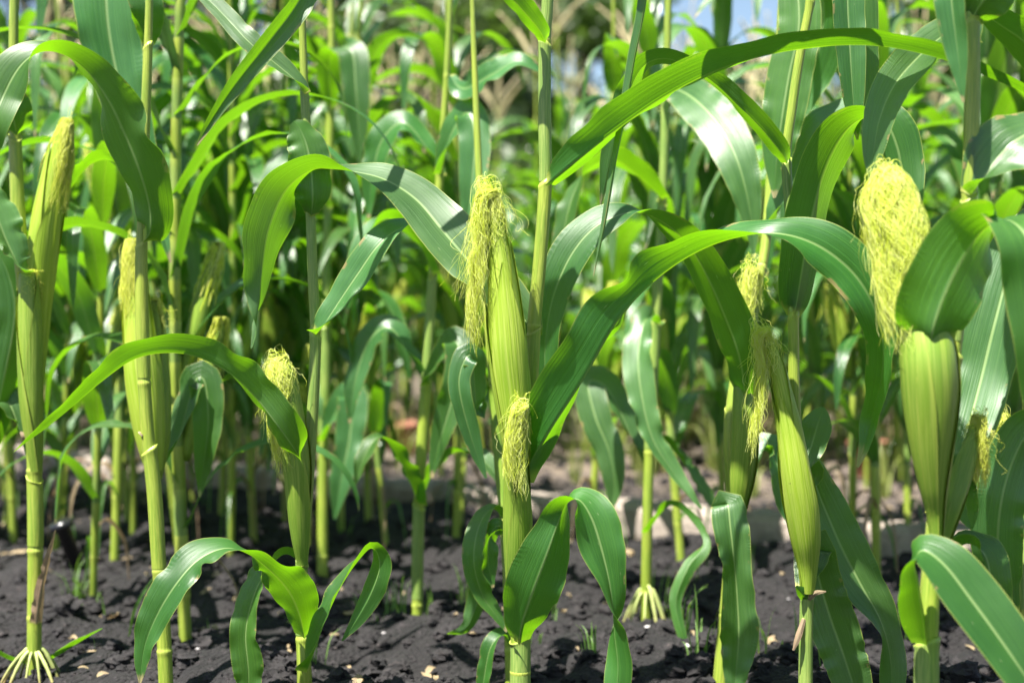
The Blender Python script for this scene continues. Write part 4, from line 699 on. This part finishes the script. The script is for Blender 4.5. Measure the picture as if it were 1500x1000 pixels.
# ------------------------------------------------------------------ the maize field behind: 10 kinds of plant, then copies
def gen_plant(seed, H, nleaf, ears, tassel=True, leafL=0.5, lowest=0.22, name_label='maize plant'):
    rg = random.Random(seed); r0 = rg.uniform(.0065, .0095)
    root = empty('maize_plant', (0, 0, 0))
    lean = (rg.uniform(-.05, .05), rg.uniform(-.05, .05)); bow = (rg.uniform(-.03, .03), rg.uniform(-.03, .03))
    def ax(z): t = z / H; return np.array((lean[0] * z + bow[0] * math.sin(t * 3.1), lean[1] * z + bow[1] * math.sin(t * 3.1), z))
    zs = np.linspace(-0.02, H, 60); nodes = [lowest * .45] + [lowest + (H * 0.80 - lowest) * (i / nleaf) ** 0.95 for i in range(nleaf)]
    zz = np.unique(np.concatenate([zs, *[[n - .004, n, n + .004] for n in nodes]])); R = r0 * (1 - 0.55 * np.clip(zz / H, 0, 1)); ring = np.zeros(len(zz))
    for n in nodes: R = R * (1 + .16 * np.exp(-((zz - n) / .004) ** 2)); ring = np.maximum(ring, np.exp(-((zz - n) / .005) ** 2))
    V, F, UV = tube([ax(z) for z in zz], R, 8, ref=(0.01, 1.0, 0.0)); link_mesh('stalk', V, F, M_STALK, root, UV, attr=np.repeat(ring, 8))
    a0 = rg.uniform(0, 6.28)
    for i in range(nleaf):
        z = nodes[i + 1]; t = i / max(1, nleaf - 1)
        a = a0 + math.pi * i + rg.uniform(-.45, .45)
        L = leafL * (0.62 + 0.55 * math.sin(math.pi * min(1, .15 + .8 * t))) * rg.uniform(.85, 1.15); W = rg.uniform(.020, .031) * (0.75 + .4 * math.sin(math.pi * min(1, .1 + .8 * t)))
        el = math.radians(rg.uniform(58, 78)); p = ax(z) + np.array((math.cos(a), math.sin(a), 0)) * r0 * .5; S = [p]; n = 22
        droop = rg.uniform(2.8, 4.8) * (1.0 if t < .8 else .65); st = rg.uniform(.05, .16); turn = rg.uniform(-.7, .7)
        for q in range(n - 1):
            f = q / (n - 1); e = el - droop * max(0, f - st) ** 1.15; e = max(e, -1.45); aa = a + turn * f * f
            p = p + (L / (n - 1)) * np.array((math.cos(e) * math.cos(aa), math.cos(e) * math.sin(aa), math.sin(e))); S.append(p)
        S = np.array(S); T = nrm(np.gradient(S, axis=0)); hz = np.array((-math.sin(a), math.cos(a), 0)); Nn = np.cross(hz, T) * -1
        Nn = Nn * np.sign(Nn[0] @ np.array((-math.cos(a), -math.sin(a), .3)) + 1e-6)
        f = np.linspace(0, 1, n); tw = rg.uniform(-1.2, 1.2); roll = tw * f ** 1.5
        Nn = Nn * np.cos(roll)[:, None] + np.cross(T, Nn) * np.sin(roll)[:, None]
        hw = W * np.minimum(1, .45 + f * 3.2) * np.clip(1 - f, 0, 1) ** .55 * (1 - .15 * f) + .0004
        V, F, UV = blade(S, Nn, hw, np.radians(16 + 50 * np.exp(-f / .05)), 5, rg.uniform(.12, .3), rg.uniform(3, 6), seed * 31 + i)
        link_mesh('leaf', V, F, [M_LEAFF, M_LEAFB, M_LEAFF][i % 3], root, UV)
        V, F, UV = tube([ax(zq) for zq in np.linspace(max(0.01, nodes[i]), z, 5)], r0 * (1.13 - .45 * z / H), 8, cap=False, ref=(0.01, 1, 0)); 
        link_mesh('sheath', V, F, M_SHEATH if i % 2 else M_STALK, root, UV, attr=np.repeat([0, 0, 0, .3, 1.0], 8))
    for q in range(2):                                  # withered bottom leaves
        a = rg.uniform(0, 6.28); L = rg.uniform(.08, .16); z = nodes[0] + q * .03
        K = [ax(z), ax(z) + (.03 * math.cos(a), .03 * math.sin(a), .03), ax(z) + (.6 * L * math.cos(a), .6 * L * math.sin(a), -.02), ax(z) + (.7 * L * math.cos(a), .7 * L * math.sin(a), -z * .9)]
        S = catmull(K, 14); V, F, UV = blade(S, np.tile((.3, -.4, 1.0), (14, 1)), .007 * np.linspace(1, .2, 14), np.full(14, .9), 5, .4, 3, seed + q)
        link_mesh('leaf', V, F, M_DRY if q else M_LEAFF, root, UV)
    for k in range(ears):
        i = int(nleaf * (.20 + .12 * k)); z = nodes[i + 1]; a = a0 + math.pi * i + rg.uniform(-.5, .5); d = np.array((math.cos(a), math.sin(a), 0)); Le = rg.uniform(.15, .2); rr = rg.uniform(.013, .018)
        tt = np.linspace(0, 1, 16); S = np.array([ax(z) + d * (.010 + .05 * t_) + np.array((0, 0, -.02 + Le * t_)) for t_ in tt])
        prof = np.interp(tt, [0, .12, .35, .6, .85, .97, 1], [.35, .7, 1, .95, .62, .42, .2]) * rr
        V, F, UV = tube(S, prof, 12, ref=(0.01, 1, 0)); e = link_mesh('ear', V, F, M_HUSK if rg.random() < .35 else M_HUSKG, root, UV, attr=np.zeros(16 * 12))
        B = Bag()
        for q in range(46):
            ph = rg.uniform(0, 6.28); Ls = rg.uniform(.03, .10); o = rg.uniform(.001, .008); pts = []
            for s_ in np.linspace(0, 1, 8):
                h = -.012 * math.sin(min(1, s_ / .25) * 1.57) + Ls * max(0, s_ - .2) / .8; ti = min(1, max(0, 1 - h / Le)); R_ = np.interp(ti, tt, prof) + o
                c = np.array([np.interp(ti, tt, S[:, c_]) for c_ in range(3)]) + np.array((0, 0, max(0, -h))); w_ = min(1, s_ * 4)
                pts.append(c + w_ * R_ * np.array((math.cos(ph), math.sin(ph), 0)) + np.array((rg.gauss(0, .0012), rg.gauss(0, .0012), 0)))
            V, F, UV = tube(pts, .0007, 3, cap=False); B.add(V, F, np.stack([np.full(len(V), rg.random()), np.repeat(np.linspace(0, 1, 8), 3)], 1))
        B.build('silk', M_SILK if rg.random() < .7 else M_SILKB, e)
    if tassel:
        B = Bag(); top = ax(H); nb = rg.randint(4, 7)
        for q in range(nb + 1):
            if q == 0: a, e, L, z0 = 0, 1.5, rg.uniform(.24, .30), 0
            else: a, e, L, z0 = rg.uniform(0, 6.28), rg.uniform(1.0, 1.42), rg.uniform(.15, .24), rg.uniform(-.05, .0)
            p = top + np.array((0, 0, z0 + .0)); pts = [p]; n = 14
            for j in range(n - 1):
                e2 = e - (0.5 if q else 0.05) * j / n; p = p + L / (n - 1) * np.array((math.cos(e2) * math.cos(a), math.cos(e2) * math.sin(a), math.sin(e2))); pts.append(p)
            V, F, UV = tube(pts, [.0018 if j < 2 else .0042 * (1 + .35 * (j % 2)) * (1 - .4 * j / n) for j in range(n)], 6); B.add(V, F, UV)
        B.build('tassel', M_TASS, root)
    return root

def copy_tree(o, parent=None):
    c = o.copy(); C.objects.link(c)
    if parent is not None: c.parent = parent
    for ch in list(o.children): copy_tree(ch, c)
    return c
# plants whose foot shows in the photograph: (px foot, py foot, height, kind)
kinds = [gen_plant(200 + i, H, nl, e, ta, lL, lo) for i, (H, nl, e, ta, lL, lo) in enumerate([
    (1.28, 15, 1, True, .40, .17), (1.40, 16, 2, True, .42, .20), (1.18, 14, 2, False, .38, .15), (1.32, 16, 1, False, .44, .22), (1.24, 15, 2, True, .38, .18),
    (1.44, 16, 2, True, .42, .24), (1.15, 14, 1, False, .41, .16), (1.30, 15, 2, False, .38, .20), (1.22, 15, 1, False, .42, .20), (1.36, 15, 2, False, .41, .24)])]
used = [False] * len(kinds)
GR = 'maize plants of the field behind'
def place(x, y, kind, rot, sc, label, group=GR):
    k = kinds[kind]
    if used[kind]: k = copy_tree(k)
    used[kind] = True
    k.location = (x, y, gz(x, y)); k.rotation_euler = (0, 0, rot); k.scale = (sc, sc, sc)
    tag(k, label, 'maize plant', group); return k
mid = [(136, 872, 0, 'maize plant rising behind the gap between the two leftmost big stalks'), (168, 835, 5, 'thin maize stalk low between the arching leaf tip and the browned ear'), (338, 815, 8, 'thin maize stalk just left of the hooded silky ear, before the kerb'), (566, 812, 0, 'thin maize stalk just left of the bushy plant before the kerb gap'), (668, 800, 7, 'thin maize stalk between the bushy plant and the main stalk'), (862, 790, 4, 'thin maize stalk under the big arching leaf, touching the kerb front'), (1000, 835, 9, 'thin maize stalk right of the straw coloured brace roots'), (1248, 840, 3, 'thin maize stalk before the kerb, right of the yellow-green ear'), (1330, 815, 6, 'thin maize stalk before the kerb beside the stout right plant'), (1478, 830, 1, 'thin maize stalk before the kerb at the right edge'), (272, 932, 2, 'thin maize stalk standing just right of the browned ear at left'), (372, 800, 1, 'blurred maize plant behind the leaf arching down to the lower left'),
       (500, 780, 3, 'maize plant behind the bent-over leaf with the hooked tip'), 
       (1210, 795, 9, 'maize plant behind the yellow-green ear right of the middle'),
       (1284, 850, 7, 'maize plant between the hanging-silk ear and the stout plant at right'), (1440, 850, 5, 'maize plant behind the stout blurred plant at right'), (325, 775, 5, 'maize plant behind the stub of leaf right of the browned ear'),
       (20, 800, 7, 'maize plant behind the leftmost big stalk'), (540, 770, 9, 'maize plant left of the gap in the kerb'), (195, 790, 3, 'maize plant behind the browned ear at left'), (1390, 800, 4, 'maize plant behind the two right-hand ears'),
       (418, 755, 8, 'maize plant behind the hooded silky ear left of the middle'), (90, 770, 6, 'maize plant beside the black pipe end'), (1060, 800, 1, 'maize plant behind the smooth green ear right of the middle'), (255, 745, 1, 'maize plant far behind the arching leaf at left')]
rg = random.Random(77); spots = [tuple(q.base[:2]) for q in (Jp, Kp, Lp, Np)]
for px, py, kd, lab in mid:
    D = 1041 / (py - 430); p = P(px, py, D); spots.append((p[0], p[1]))
    place(p[0], p[1], kd, rg.choice((0, math.pi)) + rg.uniform(-.5, .5) , rg.uniform(.92, 1.05), lab, GR)
n = 0; tries = 0
for px, D, ty, kd in ((478, 4.7, 150, 0), (520, 5.2, 110, 4), (556, 4.6, 170, 1), (590, 5.0, 120, 5), (628, 4.8, 150, 0), (700, 5.3, 140, 4), (745, 5.6, 160, 1), (430, 5.4, 120, 5), (1452, 4.4, 190, 1), (1475, 4.8, 150, 5), (1375, 4.9, 200, 4), (335, 5.2, 110, 0)):
    p = P(px, 500, D); h_ = CAM_H + (430 - ty) / FPX * D; spots.append((p[0], p[1])); Hk = (1.28, 1.40, 0, 0, 1.24, 1.44)[kd]
    place(p[0], p[1], kd, rg.uniform(0, 6.28), h_ / Hk, 'blurred maize plant whose straw coloured tassel stands up against the trees', 'tasselled maize plants at the back')
while n < 244 and tries < 9000:
    tries += 1
    y = 2.7 + 4.0 * rg.random() ** 1.1; x = rg.uniform(-.46, .46) * y
    line = y + .62 * x
    front = line < 2.95; path = 3.0 <= line < (4.15 if x > -.55 else 3.4)
    if path or (front and (x > -.35 or y > 3.6)): 
        if not (path and x < -.75 and line < 2.6): continue
    if any((x - a) ** 2 + (y - b) ** 2 < (.13 if y < 5 else .15) ** 2 for a, b in spots): continue
    spots.append((x, y)); n += 1
    lab = 'blurred maize plant standing in the crowded rows past the kerb' if line > 3 else 'blurred maize plant in the rows at left before the kerb'
    kd = rg.randrange(10); place(x, y, kd, rg.uniform(0, 6.28), rg.uniform(.88, 1.04) if kd in (0, 1, 4, 5) else rg.uniform(.66, .86), lab, 'crowded maize rows past the kerb' if line > 3 else 'crowded maize rows at left before the kerb')
print('field plants', n)

# ------------------------------------------------------------------ grass seedlings, weeds, dry grass
M_GRASS = leaf_mat('grass_blade', (0.07, 0.20, 0.03), (0.12, 0.28, 0.04), (0.5, 0.9, 0.08), .35)
def tufts(name, label, pts, m, hmin, hmax, nb, w, seed):
    rg = random.Random(seed); B = Bag()
    for (x, y) in pts:
        z = gz(x, y)
        for i in range(rg.randint(*nb)):
            a = rg.uniform(0, 6.28); h = rg.uniform(hmin, hmax); o = rg.uniform(0, .02); ln = rg.uniform(.1, .7)
            K = [(x + o * math.cos(a), y + o * math.sin(a), z - .003), (x + (o + h * ln * .35) * math.cos(a), y + (o + h * ln * .35) * math.sin(a), z + h * .6), (x + (o + h * ln) * math.cos(a), y + (o + h * ln) * math.sin(a), z + h * (1 - ln * .4))]
            S = catmull(K, 7); V, F, UV = blade(S, np.tile((-math.cos(a), -math.sin(a), 1.0), (7, 1)), w * np.array([.8, 1, 1, .9, .7, .4, .05]), np.full(7, .3), 3, 0, 1, i); B.add(V, F, UV)
    return tag(B.build(name, m), label, 'grass', kind='stuff')
rg = random.Random(8); pts = []
for px, py in ((120, 880), (140, 890), (105, 870), (545, 905), (570, 900), (590, 890), (620, 905), (560, 870), (650, 880), (1010, 960), (985, 930), (1030, 985), (1130, 965), (1180, 950), (700, 890), (880, 960), (470, 960), (960, 880), (1010, 880), (820, 900), (300, 905), (1330, 930), (1225, 985)):
    for q in range(2):
        D = 1041 / (py - 430); p = P(px + rg.uniform(-18, 18), py, D + rg.uniform(-.05, .05)); pts.append((p[0], p[1]))
for q in range(8):
    y = rg.uniform(1.9, 3.2); pts.append((rg.uniform(-.4, .4) * y, y))
tufts('grass_seedlings', 'thin green grass seedlings coming up through the dark soil', pts, M_GRASS, .015, .085, (1, 6), .0016, 3)
pts = []
for q in range(620):
    y = rg.uniform(3.4, 9); x = rg.uniform(-.42, .42) * y
    if y + .62 * x > 3.7: pts.append((x, y))
tufts('weeds', 'low yellowish green weeds growing on the brown ground past the kerb', pts, leaf_mat('weed', (.14, .20, .04), (.24, .28, .07), (.5, .7, .1), .3), .05, .22, (5, 10), .004, 4)
pts = [(x, y) for x, y in pts if mn.noise(Vector((x, y, 3))) > 0.05]
tufts('dry_grass', 'straw brown dry grass mixed into the weeds past the kerb', pts, M_DRY, .08, .30, (4, 9), .003, 5)

# ------------------------------------------------------------------ small things on the ground
M_BLACK = rough_mat('black_plastic', (.012, .012, .014), (.02, .02, .022), None, 8, .1, .001, .25)
def lathe(prof, k=24):
    V = []; 
    for r, z in prof:
        for j in range(k): a = 6.28318 * j / k; V.append((r * math.cos(a), r * math.sin(a), z))
    return np.array(V), grid_faces(len(prof), k, True)
D = 1041 / (845 - 430); p = P(118, 845, D); v_, f_ = lathe([(.0, 0), (.013, 0), (.013, .085), (.020, .087), (.022, .093), (.020, .100), (.0, .102)])
o = link_mesh('water_pipe', v_, f_, M_BLACK); o.location = (p[0], p[1], gz(p[0], p[1]) - .01); o.rotation_euler = (.12, -.32, 0); tag(o, 'short black plastic pipe end sticking up out of the soil at left', 'pipe')
M_TEAL = rough_mat('teal_plastic', (.02, .26, .30), (.03, .32, .36), None, 4, .05, .001, .4)
v_, f_ = lathe([(.0, 0), (.16, 0), (.17, .02), (.20, .28), (.215, .285), (.215, .30), (.195, .30), (.165, .03), (.0, .025)])
o = link_mesh('plastic_tub', v_, f_, M_TEAL); p = P(1212, 520, 6.3); o.location = (p[0], p[1], gz(p[0], p[1])); tag(o, 'teal plastic tub standing among the plants far behind at right', 'tub')
M_POT = rough_mat('clay', (.22, .09, .055), (.30, .13, .08), (.16, .07, .05), 12)
v_, f_ = lathe([(.0, 0), (.07, 0), (.075, .01), (.10, .15), (.108, .152), (.108, .18), (.092, .18), (.07, .02), (.0, .02)])
for px, py, s_, lab in ((1272, 700, .55, 'reddish brown clay pot past the kerb behind the leaf with a dry tip'), (590, 665, .6, 'reddish brown clay pot past the kerb, left of the middle plant')):
    o = link_mesh('clay_pot', v_, f_, M_POT); D = 1041 / (py - 430); p = P(px, py, D); o.location = (p[0], p[1], gz(p[0], p[1])); o.scale = (s_,) * 3; tag(o, lab, 'plant pot', 'clay pots past the kerb')

# ------------------------------------------------------------------ trees beyond the field
M_TREE = [leaf_mat('tree_leaf', (.012, .030, .008), (.028, .060, .012), (.18, .4, .03), .22), leaf_mat('tree_leaf_light', (.035, .075, .014), (.065, .12, .022), (.3, .55, .05), .28)]
M_BARK = rough_mat('bark', (.06, .045, .035), (.12, .09, .07), None, 14)
def tree(x, y, h, rad, seed, light, label, low=.12):
    rg = random.Random(seed); t = empty('tree', (x, y, 0)); tag(t, label, 'tree', 'trees beyond the maize field')
    K = [(0, 0, -.1), (rg.uniform(-.1, .1), rg.uniform(-.1, .1), h * .3), (rg.uniform(-.2, .2), rg.uniform(-.2, .2), h * .6), (rg.uniform(-.3, .3), rg.uniform(-.3, .3), h * .92)]
    S = catmull(K, 20); V, F, UV = tube(S, np.linspace(.035, .008, 20) * h, 8); link_mesh('trunk', V, F, M_BARK, t, UV)
    B = Bag(); ends = []
    for i in range(16):
        s0 = S[rg.randint(3, 18)]; a = rg.uniform(0, 6.28); L = rad * rg.uniform(.5, 1.0) * (1.1 - .55 * s0[2] / h); e = rg.uniform(.0, .8)
        K = [s0, s0 + L * .5 * np.array((math.cos(a), math.sin(a), math.sin(e) * .6)), s0 + L * np.array((math.cos(a), math.sin(a), math.sin(e)))]; Q = catmull(K, 8); V, F, UV = tube(Q, np.linspace(.010, .003, 8) * h, 5); B.add(V, F, UV); ends += [Q[4], Q[6], Q[7]]
    B.build('limb', M_BARK, t)
    nr = np.random.default_rng(seed); cl = []
    for e in ends: cl.append((e, rad * rg.uniform(.22, .42)))
    for i in range(10): cl.append((np.array((rg.uniform(-.6, .6) * rad, rg.uniform(-.6, .6) * rad, h * rg.uniform(low, .97))), rad * rg.uniform(.2, .4)))
    Vs = []; 
    for c, r in cl:
        n = int(70 * (r / .5) ** 1.2) + 40; d = nrm(nr.normal(size=(n, 3))) * (r * nr.random((n, 1)) ** .45) * (1, 1, .75) + c
        d = d[d[:, 2] > .15]; n = len(d); s_ = nr.uniform(.05, .11, (n, 1)); u = nrm(nr.normal(size=(n, 3))); w = nrm(np.cross(u, nr.normal(size=(n, 3))))
        Vs.append(np.stack([d - u * s_, d + w * s_ * .45, d + u * s_, d - w * s_ * .45], 1).reshape(-1, 3))
    V = np.vstack(Vs); F = [(i, i + 1, i + 2, i + 3) for i in range(0, len(V), 4)]
    link_mesh('crown', V, F, M_TREE[light], t, np.tile([(.5, .2), (.8, .5), (.5, .8), (.2, .5)], (len(V) // 4, 1)), smooth=False)
tl = [(-6.2, 14, 6.5, 2.4, 1, 0, 'dark tree seen above the leftmost big stalk'), (-4.0, 13, 6.0, 2.1, 2, 0, 'dark tree behind the stalk with the browned ear'), (-2.3, 14.5, 6.2, 2.2, 3, 0, 'dark tree seen above the slender stalk left of the middle'),
      (-.7, 13, 4.6, 1.8, 4, 1, 'light green tree seen behind the tassels left of the main stalk'), (.6, 14, 4.3, 1.25, 5, 1, 'light green tree behind the top of the main stalk'), (2.2, 15.5, 2.9, 1.4, 6, 0, 'lower dark tree under the patch of open sky'),
      (4.0, 14.5, 4.0, 1.1, 7, 1, 'light green tree right of the patch of open sky'), (5.3, 13.5, 5.6, 2.1, 8, 0, 'dark tree behind the stout plant at the right'), (6.8, 15, 6.4, 2.2, 9, 0, 'dark tree at the far right edge of the view'), (-8.5, 17, 7, 2.6, 10, 0, 'dark tree at the far left beyond the field'),
      (9, 18, 7, 2.6, 11, 0, 'dark tree beyond the right edge of the field')]
for a in tl: tree(*a)
def hedge(x, y, h, rad, seed, light, label):
    tree(x, y, h, rad, seed, light, label, 0.05)
for i, (x, y, h, r, l) in enumerate(((-5, 11, 2.2, 1.3, 0), (-3.2, 11.3, 2.0, 1.3, 0), (-1.6, 11, 1.9, 1.2, 0), (.0, 11.4, 2.0, 1.3, 0), (1.6, 11, 1.8, 1.2, 1), (3.2, 11.4, 2.0, 1.3, 0), (4.9, 11, 2.1, 1.3, 0))):
    hedge(x, y, h, r, 60 + i, l, ['bushy low tree at the left end behind the field', 'bushy low tree behind the browned ear', 'yellowish bushy tree behind the slender left stalk', 'bushy low tree straight behind the main ear', 'yellowish bushy tree behind the broad drooping leaf right of the middle', 'bushy low tree behind the mop of yellow silk', 'bushy low tree at the right end behind the field'][i])
